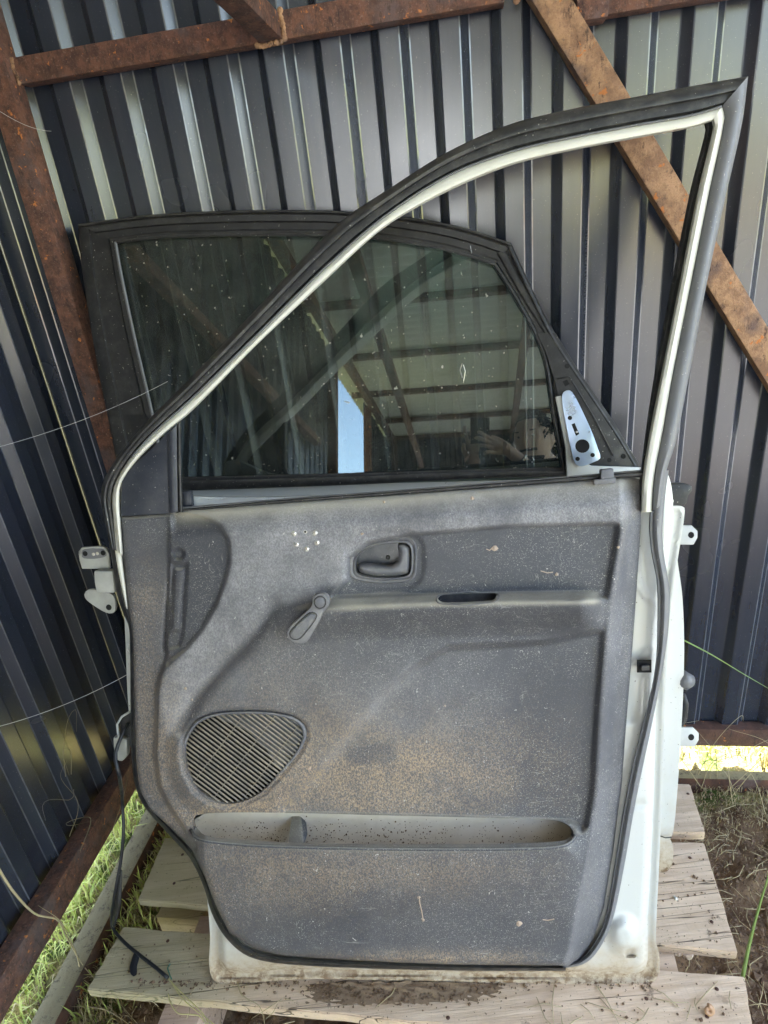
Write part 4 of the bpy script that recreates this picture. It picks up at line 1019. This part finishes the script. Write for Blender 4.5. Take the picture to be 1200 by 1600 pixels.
# mirror triangle: white upright, black plate, zinc bracket
plate(PB, [(868, 620), (877, 618), (900, 716), (925, 728), (1000, 730), (1000, 740), (886, 747), (884, 700)], .020, .012, 'sail_edge', M_WHITE, doorB, False, .0015)
triB = [(838, 520), (868, 520), (905, 580), (960, 660), (1000, 728), (925, 733), (893, 728), (880, 660), (868, 600), (852, 548)]
plate(PB, triB, .013, .012, 'mirror_plate', M_BLK2, doorB, False, .0015)
br = [(878, 622), (881, 612), (891, 610), (900, 622), (922, 668), (934, 700), (938, 716), (928, 722), (908, 729), (899, 724), (892, 700), (884, 660)]
plate(PB, br, .028, .004, 'mirror_bracket', M_ZINC, doorB, True, .0012)
for (x, y, r_) in ((910, 697, 11.2), (890.5, 653, 3.5), (902.5, 717, 3.5), (926, 711, 3.5)):
    plate(PB, circ(x, y, r_, r_ * .95, 18), .0284, .002, 'bracket_hole', M_VOID, doorB, False, 0)
plate(PB, [(893, 663), (898, 661), (905, 678), (900, 681)], .0284, .002, 'bracket_hole', M_VOID, doorB, False, 0)
MB().dome(PB.at(901, 675, .0284), PB.n, PB.u, PB.v, .0022, .002, 8, 2).build('bracket_screw', M_RIVET, doorB, 180)
MB().tube([PB.at(870, 592, .016), PB.at(890, 589, .016), PB.at(905, 614, .016), PB.at(930, 655, .016), PB.at(958, 712, .016)], .0014, 6).build('plate_rib', M_BLK2, doorB, 180)
for (x, y, r_) in ((886, 572, 4), (952, 719, 3.6), (974, 713, 4)):
    plate(PB, circ(x, y, r_, r_, 12), .0136, .001, 'plate_hole', M_VOID, doorB, False, 0)
plate(PB, [(879, 596), (886, 593), (890, 600), (883, 604)], .0136, .001, 'plate_hole', M_VOID, doorB, False, 0)
# hinge tabs, rubber buffer, check strap boot at the right edge
for (yy, dx) in ((836, 0), (1152, 2)):
    lp = [(1050, yy - 15), (1081 + dx, yy - 15), (1090 + dx, yy - 6), (1090 + dx, yy + 4), (1084 + dx, yy + 15), (1050, yy + 15)]
    plate(PB, lp, -.012, .005, 'hinge_tab', M_GALV, doorB, False, .001)
    plate(PB, circ(1080, yy, 4.8, 5, 14), -.0116, .001, 'hinge_hole', M_VOID, doorB, False, 0)
plate(PB, [(1036, 788), (1040, 762), (1050, 757), (1078, 757), (1083, 765), (1076, 775), (1071, 790)], .014, .030, 'mirror_base_rubber', M_BLK, doorB, True, .004)
MB().dome(PB.at(1048, 783, .014), PB.n, PB.u, PB.v, .0052, .003, 12, 2).build('screw', M_GALV, doorB, 180)
MB().tube([PB.at(1058, 1066, -.02), PB.at(1070, 1062, -.016), PB.at(1080, 1064, -.02)], [.012, .020, .012], 14).build('grommet', M_SEAL, doorB, 180)
MB().tube([PB.at(1068, 1085, -.02), PB.at(1073, 1100, -.02), PB.at(1070, 1125, -.022), PB.at(1060, 1140, -.02)], .004, 8).build('check_strap', M_BLK, doorB, 180)
# bird dropping and scratches on the frame and glass
for pts_, r_ in (([(735, 384), (737, 396)], .0012), ([(722, 568), (719, 578), (722, 590)], .0014), ([(724, 570), (727, 580), (724, 598)], .0012), ([(832, 714), (834, 719)], .0018)):
    MB().tube([PB.at(x, y, .0095 if y < 400 else .0003) for x, y in pts_], r_, 6, .5).build('bird_dropping', M_RIVET, doorB, None)

# ------------------------------------------------------------------ wiring harness at the left of door A
def gz(px, py, z): return Plane([0, 0, z], [1, 0, 0], [0, 1, 0]).at(px, py)
wh = thing('wiring_harness', PA.at(193, 1160, -.02), 'black wiring loom hanging from the trimmed door onto the pallet', 'cable')
c1 = [PA.at(200, 1130, -.034), PA.at(190, 1150, -.02), PA.at(180, 1180, -.008), PA.at(186, 1210, 0.0), gz(191, 1250, .42), gz(193, 1300, .36), gz(188, 1350, .30), gz(179, 1400, .24), gz(175, 1445, ZP + .012), gz(190, 1468, ZP + .007), gz(215, 1490, ZP + .006), gz(245, 1513, ZP + .006), gz(262, 1528, ZP + .006)]
MB().tube(resample(c1, 60), .0032, 8).build('loom', M_WIRE, wh, 180)
MB().tube(resample([gz(186, 1360, .29) + np.array([.004, 0, 0]), gz(186, 1385, .26), gz(184, 1410, .23), gz(177, 1448, ZP + .012)], 20), [.004 + .005 * math.sin(math.pi * i / 19) for i in range(20)], 8, .5).build('tape_tail', M_BLK2, wh, 180)
MB().tube(resample([gz(214, 1487, ZP + .006), gz(211, 1500, ZP + .004), gz(208, 1513, ZP + .003), gz(211, 1524, ZP + .003)], 12), [.004, .006, .0065, .007, .007, .007, .007, .007, .0065, .006, .005, .003], 8, .35).build('connector', M_WIRE, wh, 60)
for cc, mt in (([(262, 1528), (268, 1535), (285, 1560), (305, 1578), (330, 1597), (345, 1612)], M_WIREY), ([(262, 1528), (278, 1545), (298, 1565), (318, 1585), (330, 1610)], M_WIREY), ([(330, 1610), (312, 1588), (296, 1585), (278, 1583), (266, 1566), (263, 1552)], M_WIREY), ([(268, 1530), (264, 1520), (262, 1512), (266, 1506)], M_WIREG)):
    MB().tube(resample([gz(x, y, ZP + .003) for x, y in cc], 30), .0011, 6).build('wire', mt, wh, 180)

# ------------------------------------------------------------------ dry stalks and blades of grass
def stalk(name, pts, r, mat, label, cat='grass stalk', seg=30):
    P = resample([np.array(p) for p in pts], seg); rr = [r * (1 - .75 * i / (seg - 1)) for i in range(seg)]
    o = MB().tube(P, rr, 6).build(name, mat, None, 180); return tag(o, label, cat)
L1 = Plane(CORNER + E1 * .10, -E2, [0, 0, 1])
stalk('dry_stalk', [L1.at(-10, 1345), L1.at(20, 1392), L1.at(55, 1428), L1.at(88, 1436), gz(105, 1465, .10), gz(118, 1490, .07), gz(135, 1515, .04), gz(180, 1560, .02), gz(215, 1600, .01)], .0024, M_STEM, 'long curved dry stalk arching out from the side wall over the sill rail', seg=44)
stalk('dry_stalk', [gz(128, 1538, .02), gz(122, 1500, .06), gz(115, 1480, .10), gz(95, 1440, .14), gz(60, 1415, .20)], .0016, M_STEM, 'thin yellow stalk rising beside the low rail at lower left')
stalk('dry_stalk', [gz(135, 1572, .02), gz(165, 1578, .025), gz(190, 1592, .02), gz(215, 1612, .01)], .0018, M_STEM, 'pale root lying on the soil left of the front plank')
stalk('dry_stalk', [gz(372, 1536, ZP + .004), gz(376, 1552, ZP + .006), gz(388, 1562, ZP + .004), gz(405, 1572, ZP + .004), gz(412, 1590, ZP - .01), gz(414, 1610, ZP - .03)], .0014, M_STEM, 'pale wavy stalk on the front plank under the door corner')
stalk('dry_stalk', [gz(932, 1540, ZP + .003), gz(948, 1563, ZP + .003), gz(962, 1590, ZP + .003), gz(972, 1612, ZP + .003)], .0013, M_STEM, 'thin brown stem lying across the front plank at right')
stalk('grass_blade', [BW.at(1068, 1000, .30), BW.at(1110, 1022, .30), BW.at(1160, 1052, .30), BW.at(1215, 1084, .30)], .0016, M_BLADE, 'single green blade crossing the back wall right of the doors', 'grass blade')
stalk('grass_blade', [gz(1160, 1528, .14), gz(1172, 1470, .20), gz(1188, 1410, .27), gz(1200, 1370, .32), gz(1212, 1320, .36)], .0034, M_BLADE, 'tall green blade growing beside the right end of the pallet', 'grass blade')
rr = random.Random(11)
for i in range(11):      # dry stems at the foot of the back wall, right
    x, y = rr.uniform(1085, 1200), rr.uniform(1205, 1290)
    b0 = gz(x, y, .01); top = b0 + np.array([rr.uniform(-.12, .12), rr.uniform(-.05, .08), rr.uniform(.06, .20)])
    mid_ = (b0 + top) / 2 + np.array([rr.uniform(-.04, .04), 0, rr.uniform(.02, .07)])
    tip = top + np.array([rr.uniform(-.12, .12), rr.uniform(-.05, .05), rr.uniform(-.08, .05)])
    o = stalk('dry_stalk', [b0, mid_, top, tip], .0011, M_STEM, 'thin dry stem tangled at the foot of the back wall right of the doors'); o['group'] = 'dry stems at the foot of the back wall'
for i in range(6):      # by the left wall, under the door
    x, y = rr.uniform(95, 185), rr.uniform(1180, 1320)
    b0 = L1.at(x, y) - E1 * .02; top = b0 + E1 * rr.uniform(.0, .05) + E2 * rr.uniform(-.08, .12) + np.array([0, 0, rr.uniform(.02, .13)])
    o = stalk('dry_stalk', [b0 - np.array([0, 0, .05]), (b0 + top) / 2 + E1 * rr.uniform(.0, .05) + E2 * rr.uniform(-.04, .04), top, top + E2 * rr.uniform(-.07, .07) + np.array([0, 0, rr.uniform(-.07, .02)])], .0007, M_STEMD, 'thin dry stem caught on the rusty rail of the side wall'); o['group'] = 'dry stems along the side wall rail'

def blades(name, n, area, h0, h1, wd, mat, label, seed, zoff=-.02):
    rg = np.random.default_rng(seed); V = []; F = []; T = []
    for i in range(n):
        a, b = area(rg); base = sh(a, b, zoff); h = rg.uniform(h0, h1) * (1 if rg.random() < .8 else 1.4); ang = rg.uniform(0, 2 * math.pi)
        d = np.array([math.cos(ang), math.sin(ang), 0]); s_ = np.array([-d[1], d[0], 0]) * wd * rg.uniform(.6, 1.3); lean = rg.uniform(.1, 1.0) * h
        k = len(V); P = [base, base + d * lean * .3 + [0, 0, h * .6], base + d * lean + [0, 0, h * (1 - .25 * lean / h)]]
        V += [P[0] - s_, P[0] + s_, P[1] - s_ * .8, P[1] + s_ * .8, P[2]]; F += [(k, k + 1, k + 3, k + 2), (k + 2, k + 3, k + 4)]
        T += [rg.random() * .8 + .2 * (k % 2)] * 5
    o = obj(name, V, F, mat, None, None, 'stuff'); at = o.data.attributes.new('tone', 'FLOAT', 'POINT'); at.data.foreach_set('value', np.array(T, 'f'))
    o['label'] = label; return o
blades('grass', 13000, lambda g: (-abs(g.normal(0, .30)) - .01, g.uniform(-.4, 2.4)), .03, .085, .0020, M_GRASS, 'sunlit green grass outside the side wall', 1)
blades('grass', 4500, lambda g: (g.uniform(-.5, 3.4), -abs(g.normal(0, .38)) - .0), .03, .09, .0020, M_GRASS, 'sunlit green grass outside the back wall', 2)
blades('dry_thatch', 5500, lambda g: (g.uniform(.9, 2.2), .26 * abs(g.normal(0, .45)) + .11), .004, .018, .0010, M_STRAW, 'flattened dry grass inside the low rail', 3, .0)
blades('dry_thatch', 4500, lambda g: (abs(g.normal(0, .055)) + .08, g.uniform(.05, 1.3)), .006, .03, .0011, M_STRAW, 'flattened dry grass between the low rail and pallet', 4, .0)
blades('dry_thatch', 11000, lambda g: (g.uniform(-.4, 3.2), -abs(g.normal(0, .30)) - .0), .01, .07, .0013, M_STRAW, 'straw mixed in the grass outside', 5)
blades('dry_thatch', 4000, lambda g: (-abs(g.normal(0, .25)) - .01, g.uniform(-.2, 2.2)), .01, .07, .0013, M_STRAW, 'straw mixed in the grass beside the side wall', 6)
def litter(n, pts_fn, seed, name, label):
    rg_ = random.Random(seed); mb = MB()
    for _ in range(n):
        c = pts_fn(rg_); an = rg_.uniform(0, 6.28); L = rg_.uniform(.008, .035); d = np.array([math.cos(an), math.sin(an), 0]); q = np.array([-d[1], d[0], 0]) * L * rg_.uniform(-.3, .3)
        mb.tube([c - d * L, c + q + np.array([0, 0, .002]), c + d * L], [.0007, .0009, .0004], 4)
    mb.build(name, M_STEM, None, 180, 'stuff')['label'] = label
litter(170, lambda r: gz(r.uniform(1065, 1260), r.uniform(1240, 1640), .016 + r.uniform(0, .012)), 31, 'straw_litter', 'broken straw scattered on the soil beside the pallet')
litter(26, lambda r: gz(r.choice([r.uniform(850, 1150), r.uniform(200, 640)]), r.uniform(1545, 1600), ZP + .0015), 32, 'straw_litter', 'few bits of straw lying on the front plank')
blades('grass', 700, lambda g: (abs(g.normal(0, .05)) + .085, g.uniform(.15, 1.1)), .015, .05, .0018, M_GRASS, 'green shoots between the low rail and the pallet', 8, .0)

# ------------------------------------------------------------------ dirt on the planks and soil
rg = random.Random(21)
pts = []
for _ in range(650):
    x = rg.gauss(610, 75); y = 1537 + abs(rg.gauss(0, 16)); 
    if y < 1600: pts.append(gz(x, y, ZP + .0012))
for _ in range(420): pts.append(gz(rg.uniform(200, 1020), 1532 + abs(rg.gauss(4, 5)), ZP + .001))
scatter_clods('spilled_soil', pts, .0007, .0024, M_CLOD, None, 'stuff', 5)['label'] = 'crumbs of dry soil spilled on the front plank under the door'
pts = []
for _ in range(60):
    x, y = rg.uniform(850, 1160), rg.uniform(1520, 1600); pts.append(gz(x, y, ZP + .001))
for _ in range(45): pts.append(gz(rg.uniform(1035, 1120), rg.uniform(1330, 1480), ZP + .001))
for _ in range(28): pts.append(gz(rg.uniform(190, 325), rg.uniform(1470, 1540), ZP + .001))
scatter_clods('plank_crumbs', pts, .0007, .0026, M_CLOD, None, 'stuff', 6)['label'] = 'scattered dark crumbs on the planks'
pts = []
for _ in range(1500):
    x, y = rg.uniform(1060, 1260), rg.uniform(1240, 1640); pts.append(gz(x, y, .004))
for _ in range(800): pts.append(gz(rg.uniform(60, 330), rg.uniform(1400, 1640), .004))
rg2 = random.Random(77)
scatter_clods('soil_lumps', [gz(rg2.uniform(1090, 1260), rg2.uniform(1300, 1640), .006) for _ in range(130)] + [gz(rg2.uniform(150, 330), rg2.uniform(1400, 1640), .006) for _ in range(60)], .003, .009, M_CLOD, None, 'stuff', 9)['label'] = 'larger lumps of dry soil on the floor'
scatter_clods('soil_clods', pts, .0012, .0042, M_CLOD, None, 'stuff', 7)['label'] = 'loose clods on the soil floor'
# dusty heap directly beneath the door edge
V = []; F = []; nx, ny = 50, 12; A_, B_ = gz(470, 1537, ZP), gz(800, 1537, ZP); dd = nrm(np.cross(B_ - A_, [0, 0, 1]))
for j in range(ny + 1):
    for i in range(nx + 1):
        s_, t_ = i / nx, j / ny; e_ = math.sin(math.pi * s_) * (1 - t_) ** 1.3
        z = -.0022 + .0075 * e_ * (1 + 1.1 * noise.noise(Vector((i * .45, j * .8, 2)))) + .0012 * noise.noise(Vector((i * 1.7, j * 1.9, 5))); V.append(A_ + (B_ - A_) * s_ + dd * .040 * t_ + np.array([0, 0, z]))
for j in range(ny):
    for i in range(nx): a = j * (nx + 1) + i; F.append((a, a + 1, a + nx + 2, a + nx + 1))
obj('spilled_dust', V, F, M_DUST, None, 180, 'stuff')['label'] = 'low heap of dust on the front plank'

def crumple(name, px, py, z, sz, mat, label, cat, seed, hgt=.6):
    rr_ = random.Random(seed); bm = bmesh.new(); bmesh.ops.create_icosphere(bm, subdivisions=2, radius=1)
    for v_ in bm.verts:
        k = 1 + .45 * noise.noise(v_.co * 1.7 + Vector((seed, 0, 0))); v_.co = Vector((v_.co.x * k * sz, v_.co.y * k * sz * .7, v_.co.z * k * sz * hgt))
    c = gz(px, py, z); me = bpy.data.meshes.new(name); bm.to_mesh(me); bm.free(); me.materials.append(mat); me.shade_smooth(); me.set_sharp_from_angle(angle=R(25))
    o = bpy.data.objects.new(name, me); COL.objects.link(o); o.location = Vector(c) + Vector((0, 0, sz * hgt * .75)); o.rotation_euler = (0, 0, rr_.uniform(0, 3)); return tag(o, label, cat)
crumple('dead_leaf', 1075, 1492, .03, .014, M_LEAF, 'crumpled pale leaf on the soil between the two right plank ends', 'leaf', 3, .5)
crumple('dead_leaf', 1060, 1489, .03, .010, M_LEAF, 'smaller crumpled leaf beside the larger one between the plank ends', 'leaf', 8, .5)
crumple('tiny_shell', 1055, 1404, ZP, .005, M_RIVET, 'tiny white shell on the middle plank at right', 'shell', 5, .5)  # white shell lying on the middle plank
# snail shell: a spiral tube
c = gz(1107, 1582, ZP); sp_ = []; rs_ = []
for i in range(40):
    t = i / 39; an = t * 4.5 * math.pi; r_ = .0015 + .0075 * t; sp_.append(c + np.array([math.cos(an) * r_ * .7, math.sin(an) * r_ * .5, .006 + math.sin(an) * r_ * .45])); rs_.append(.0008 + .0036 * t)
tag(MB().tube(sp_, rs_, 8).build('snail_shell', M_SHELL, None, 180), 'small brown snail shell on the front plank at lower right', 'snail shell')

# cobweb threads
def thread(a, b, label, sag=.01, r=.00035):
    P = [a + (b - a) * t - np.array([0, 0, sag * 4 * t * (1 - t)]) for t in np.linspace(0, 1, 12)]
    tag(MB().tube(P, r, 4).build('cobweb_thread', M_WEB), label, 'cobweb')
thread(L1.at(-8, 700), PB.at(262, 596, .02), 'cobweb thread from the side wall to the tinted door frame')
thread(L1.at(-5, 1136), PA.at(206, 1050, -.02), 'cobweb thread from the side wall to the lower left of the trimmed door')
thread(BW.at(80, 205, .07), BW.at(-20, 160, .2), 'cobweb threads across the corner post near the top rail')

# ------------------------------------------------------------------ phone and photographer (seen mirrored in the glass)
bk = -RM[:, 2] if False else None
right = RM @ np.array([1, 0, 0]); upv = RM @ np.array([0, 1, 0]); back = RM @ np.array([0, 0, 1])
phone = thing('phone', CAM + back * .012, 'black phone held up by the photographer', 'phone')
pc = CAM + back * .0135 - upv * .060 - right * .012
MB().box(pc, right * .037, upv * .080, back * .0045).build('phone_body', M_PHONE, phone, 30, bevel=.004)
MB().box(pc + upv * .058 + right * .012 - back * .0055, right * .018, upv * .017, back * .0008).build('camera_bump', M_PHONE, phone, 30, bevel=.0006)
def person():
    def V3(*a): return np.array(a, float)
    me_v = []; me_f = []; mi = []
    J = {}
    def skin(nodes, edges, root, sub=2):
        m = bpy.data.meshes.new('t'); m.from_pydata([tuple(p) for p, r in nodes], edges, []); o = bpy.data.objects.new('t', m); COL.objects.link(o)
        sk = o.modifiers.new('s', 'SKIN'); ss = o.modifiers.new('d', 'SUBSURF'); ss.levels = sub
        for i, (p, r) in enumerate(nodes): m.skin_vertices[0].data[i].radius = (r, r) if not hasattr(r, '__len__') else r
        m.skin_vertices[0].data[root].use_root = True
        dg = bpy.context.evaluated_depsgraph_get(); e_ = bpy.data.meshes.new_from_object(o.evaluated_get(dg)); bpy.data.objects.remove(o)
        v = [np.array(q.co) for q in e_.vertices]; f = [tuple(p.vertices) for p in e_.polygons]; bpy.data.meshes.remove(e_); return v, f
    base = V3(.22, -.42, 0)
    hd = V3(.165, -.25, 1.405)                                            # head centre
    n_ = [(V3(.24, -.50, .86), .13), (V3(.235, -.47, 1.0), .12), (V3(.225, -.42, 1.14), .135), (V3(.215, -.37, 1.25), .10), (V3(.195, -.31, 1.31), .052), (hd + [0, 0, -.03], .055),
          (V3(.38, -.38, 1.245), .060), (V3(.43, -.27, 1.06), .046), (V3(.31, -.17, 1.135), .040), (V3(.18, -.10, 1.225), .034), (V3(.105, -.068, 1.300), .024), (V3(.068, -.05, 1.332), .022),
          (V3(.05, -.36, 1.245), .060), (V3(-.08, -.27, 1.08), .048), (V3(-.07, -.17, 1.17), .042), (V3(-.055, -.10, 1.255), .032), (V3(-.052, -.075, 1.30), .024), (V3(-.045, -.06, 1.34), .022),
          (V3(.33, -.48, .80), .095), (V3(.36, -.36, .46), .062), (V3(.36, -.50, .10), .042), (V3(.37, -.40, .045), .036), (V3(.38, -.30, .035), .028),
          (V3(.14, -.48, .80), .095), (V3(.10, -.36, .46), .062), (V3(.10, -.50, .10), .042), (V3(.09, -.40, .045), .036), (V3(.08, -.30, .035), .028)]
    ed = [(0, 1), (1, 2), (2, 3), (3, 4), (4, 5), (3, 6), (6, 7), (7, 8), (8, 9), (9, 10), (10, 11), (3, 12), (12, 13), (13, 14), (14, 15), (15, 16), (16, 17), (0, 18), (18, 19), (19, 20), (20, 21), (21, 22), (0, 23), (23, 24), (24, 25), (25, 26), (26, 27)]
    v, f = skin(n_, ed, 0); me_v += v; me_f += f
    # right hand: palm and five fingers curled round the phone edge
    def hand(wr, pdir, across, out, s_):
        nonlocal me_v, me_f
        pdir, across, out = nrm(pdir), nrm(across), nrm(out)
        palm = [(wr, .024), (wr + pdir * .035, .026), (wr + pdir * .070, .024)]; e0 = [(0, 1), (1, 2)]; nodes = list(palm)
        for k, (o_, ln) in enumerate(((-.030, .068), (-.010, .078), (.010, .073), (.028, .058))):
            b_ = wr + pdir * .075 + across * o_; i0 = len(nodes)
            spread = across * o_ * .6
            nodes += [(b_, .0095), (b_ + (pdir * .5 * ln + spread * .6 + out * .010), .0088), (b_ + pdir * .82 * ln + spread - out * .004, .0080), (b_ + pdir * .95 * ln + spread - out * .022, .0070)]
            e0 += [(2, i0), (i0, i0 + 1), (i0 + 1, i0 + 2), (i0 + 2, i0 + 3)]
        i0 = len(nodes); nodes += [(wr + pdir * .02 - across * .028, .013), (wr + pdir * .045 - across * .045 - out * .01, .010), (wr + pdir * .075 - across * .047 - out * .018, .0085)]
        e0 += [(0, i0), (i0, i0 + 1), (i0 + 1, i0 + 2)]
        v, f = skin(nodes, e0, 0, 1); k = len(me_v); me_v += v; me_f += [tuple(q + k for q in p) for p in f]
    hand(V3(.098, -.060, 1.312), V3(-.9, .25, .34), V3(.25, 0, -.95), V3(0, 1, .1), 1)
    hand(V3(-.055, -.065, 1.295), V3(.15, .12, .95), V3(.9, 0, -.1), V3(0, .9, .1), -1)
    # head: a shaped ball with brow, nose, lips, chin and ears
    face_d = nrm(V3(-.30, .95, -.12)); side = nrm(np.cross(face_d, [0, 0, 1])); upd = np.cross(side, face_d)
    bm = bmesh.new(); bmesh.ops.create_uvsphere(bm, u_segments=40, v_segments=32, radius=1)
    hv = []
    for q in bm.verts:
        x, y, z = q.co      # x side, y front, z up
        r_ = np.array([x * .076, y * .095, z * .118])
        if z < 0: r_[0] *= 1 - .30 * z * z * (1); r_[1] *= 1 - .12 * z * z
        if z < -.3 and y < 0: r_[1] *= .75
        g = lambda cx, cz, sx, sz: math.exp(-((x - cx) / sx) ** 2 - ((z - cz) / sz) ** 2) * (1 if y > 0 else 0)
        r_[1] += .024 * g(0, -.18, .13, .16) + .010 * g(0, .02, .10, .22) + .007 * g(0, .20, .6, .10) - .010 * g(-.38, .06, .18, .11) - .010 * g(.38, .06, .18, .11) + .008 * g(0, -.50, .28, .06) + .007 * g(0, -.60, .24, .05) - .004 * g(0, -.555, .3, .02) + .010 * g(0, -.82, .3, .15)
        ear = math.exp(-((abs(x) - 1) / .10) ** 2 - ((z + .05) / .22) ** 2 - ((y + .05) / .20) ** 2); r_[0] += math.copysign(.022 * ear, x)
        hv.append(hd + side * r_[0] + face_d * r_[1] + upd * r_[2])
    hf = [tuple(v_.index for v_ in p.verts) for p in bm.faces]; bm.free()
    k = len(me_v); me_v += hv; me_f += [tuple(q + k for q in p) for p in hf]
    me_v = np.array(me_v)
    for p in me_f:
        c = me_v[list(p)].mean(0); l = c - hd; ff, uu = l @ face_d, l @ upd
        arm = (c[1] > -.235 and 1.08 < c[2] < 1.6 and np.linalg.norm(l) > .16)
        beard = ((uu < -.076 and ff > .02) or (-.054 < uu < -.042 and ff > .07)) and uu > -.14 and abs(l @ side) < .07
        hair = (uu > .050 + .35 * max(ff, 0) or (ff < -.01 and uu > -.06)) and np.linalg.norm(l) < .16 and not (abs(l @ side) > .084)
        if np.linalg.norm(l) < .15 and c[2] > 1.28: mi.append(1 if hair or beard else 0)
        elif arm: mi.append(0)
        elif c[2] > .90: mi.append(2)
        elif c[2] > .09: mi.append(3)
        else: mi.append(4)
    o = obj('person', me_v, me_f, None, None, 180, None, [M_SKIN, M_HAIR, M_SHIRT, M_JEANS, M_BLK2], mi)
    bm = bmesh.new(); bm.from_mesh(o.data); bmesh.ops.recalc_face_normals(bm, faces=bm.faces); bm.to_mesh(o.data); bm.free(); o.data.shade_smooth()
    tag(o, 'dark haired person in black t-shirt holding up a phone, mirrored in the window glass', 'person')
    # hair as a cap with tufts
    rr_ = random.Random(2); mb = MB()
    for _ in range(420):
        d_ = nrm([rr_.gauss(0, 1), rr_.gauss(-.35, .8), abs(rr_.gauss(.5, .7))]); 
        if d_[1] > .55 and d_[2] < .75: continue
        p0 = hd + side * d_[0] * .074 + face_d * d_[1] * .092 + upd * d_[2] * .114; dn = nrm(p0 - hd); t_ = nrm(np.cross(dn, [rr_.gauss(0, 1), rr_.gauss(0, 1), rr_.gauss(0, 1)]))
        mb.tube([p0, p0 + dn * .008 + t_ * .006, p0 + dn * .010 + t_ * .018], [.005, .0045, .001], 5)
    mb.build('hair', M_HAIR, o, 180)
    for sx in (-1, 1):
        mb = MB(); c = hd + side * .029 * sx + face_d * .083 + upd * .006; mb.dome(c - face_d * .004, face_d, side, upd * .6, .0085, .006, 12, 4); e_ = mb.build('eye', M_RIVET, o, 180)
        MB().dome(c + face_d * .0018, face_d, side, upd, .0042, .0012, 10, 2).build('iris', M_HAIR, o, 180)
        MB().tube([hd + side * sx * t + face_d * (.089 - 6 * (t - .02) ** 2) + upd * (.024 + .08 * (t - .012)) for t in (.012, .022, .034, .044)], [.002, .0032, .003, .001], 6).build('eyebrow', M_HAIR, o, 180)
person()
_ax = nrm(np.array([.068, -.05, 1.332]) - np.array([.18, -.10, 1.225])); _s1 = nrm(np.cross(_ax, [0, 0, 1])); _s2 = np.cross(_ax, _s1)
wb = MB().tube([np.array([.128, -.077, 1.276]) + (_s1 * math.cos(t) + _s2 * math.sin(t)) * .030 for t in np.linspace(0, 2 * math.pi, 24)], .005, 6).build('wristband', M_RIVET, None, 180)
tag(wb, 'pale band round the wrist of the photographer', 'wristband')

# ------------------------------------------------------------------ yard beyond the openings
def bush(name, c, r, h, seed, label):
    rg_ = np.random.default_rng(seed); t = thing(name, c, label, 'bush')
    MB().tube([np.array(c), np.array(c) + [0, 0, h * .5], np.array(c) + [.1, .05, h * .85]], [.05, .035, .01], 7).build('trunk', M_STEM, t, 180)
    V = []; F = []; T = []
    for _ in range(5200):
        d = nrm(rg_.normal(0, 1, 3)); rad = rg_.uniform(.55, 1.0) ** .5 * (1 + .30 * noise.noise(Vector(d * 2.2) + Vector((seed, 0, 0))))
        p = np.array(c) + [0, 0, h * .55] + d * rad * np.array([r, r, h * .5]); a = nrm(rg_.normal(0, 1, 3)) * .055; b = nrm(np.cross(a, rg_.normal(0, 1, 3))) * .03
        k = len(V); V += [p - a, p - b, p + a, p + b]; F.append((k, k + 1, k + 2, k + 3)); T += [float(np.clip(rg_.normal(.4, .25), 0, 1))] * 4
    o = obj('crown', V, F, M_GRASS, t); at = o.data.attributes.new('tone', 'FLOAT', 'POINT'); at.data.foreach_set('value', np.array(T, 'f'))
def fill_building():  # unseen pale block added for frontal fill and sheen on the sheets
    c = sh(-3.0, 9.8, 0); t = thing('fill_building', c, 'pale low block added across the yard as fill light for the metal sheets', 'fill_building')
    h = 3.0; A0, A1, B0, B1 = -8.0, .95, 9.5, 13.5
    MB().box(sh((A0 + A1) / 2, (B0 + B1) / 2, h / 2 - .05), E1 * (A1 - A0) / 2, E2 * (B1 - B0) / 2, [0, 0, h / 2]).build('wall', M_RENDER, t, 30, bevel=.01)
    MB().box(sh((A0 + A1) / 2, (B0 + B1) / 2, h + .03), E1 * ((A1 - A0) / 2 + .25), E2 * ((B1 - B0) / 2 + .25), [0, 0, .07]).build('roof', M_ROOF, t, 30, bevel=.01)
    for a in (-6.2, -3.6):
        f = MB().box(sh(a, 9.48, 1.6), E1 * .55, E2 * .03, [0, 0, .6]).build('window', M_GALV, t, 30, bevel=.005)
        MB().box(sh(a, 9.455, 1.6), E1 * .48, E2 * .012, [0, 0, .53]).build('pane', M_PHONE, f)
    MB().box(sh(-7.4, 9.475, 1.0), E1 * .45, E2 * .03, [0, 0, 1.02]).build('door', M_SAIL, t, 30, bevel=.005)
M_RENDER = m_simple('pale_blue_white_render', (.66, .74, .88), .85, 0, .05, 90, .002)
fill_building()
rt = random.Random(5)
for i, (a, b, r, h) in enumerate([(7.5, 9.0, 1.7, 3.4), (10.0, 12.0, 2.0, 4.2), (4.6, 14.5, 1.9, 3.8), (11.5, 5.0, 1.8, 3.6), (9.0, -6.0, 1.8, 3.5)]):
    bush('bush', sh(a, b, -.05), r, h, i, ['rounded green bush beyond the open front, right of the yard', 'tall green bush far out on the right of the yard', 'green bush beyond the yard beside the added pale block', 'green bush out past the open side of the shed', 'green bush in the grass behind the shed'][i])
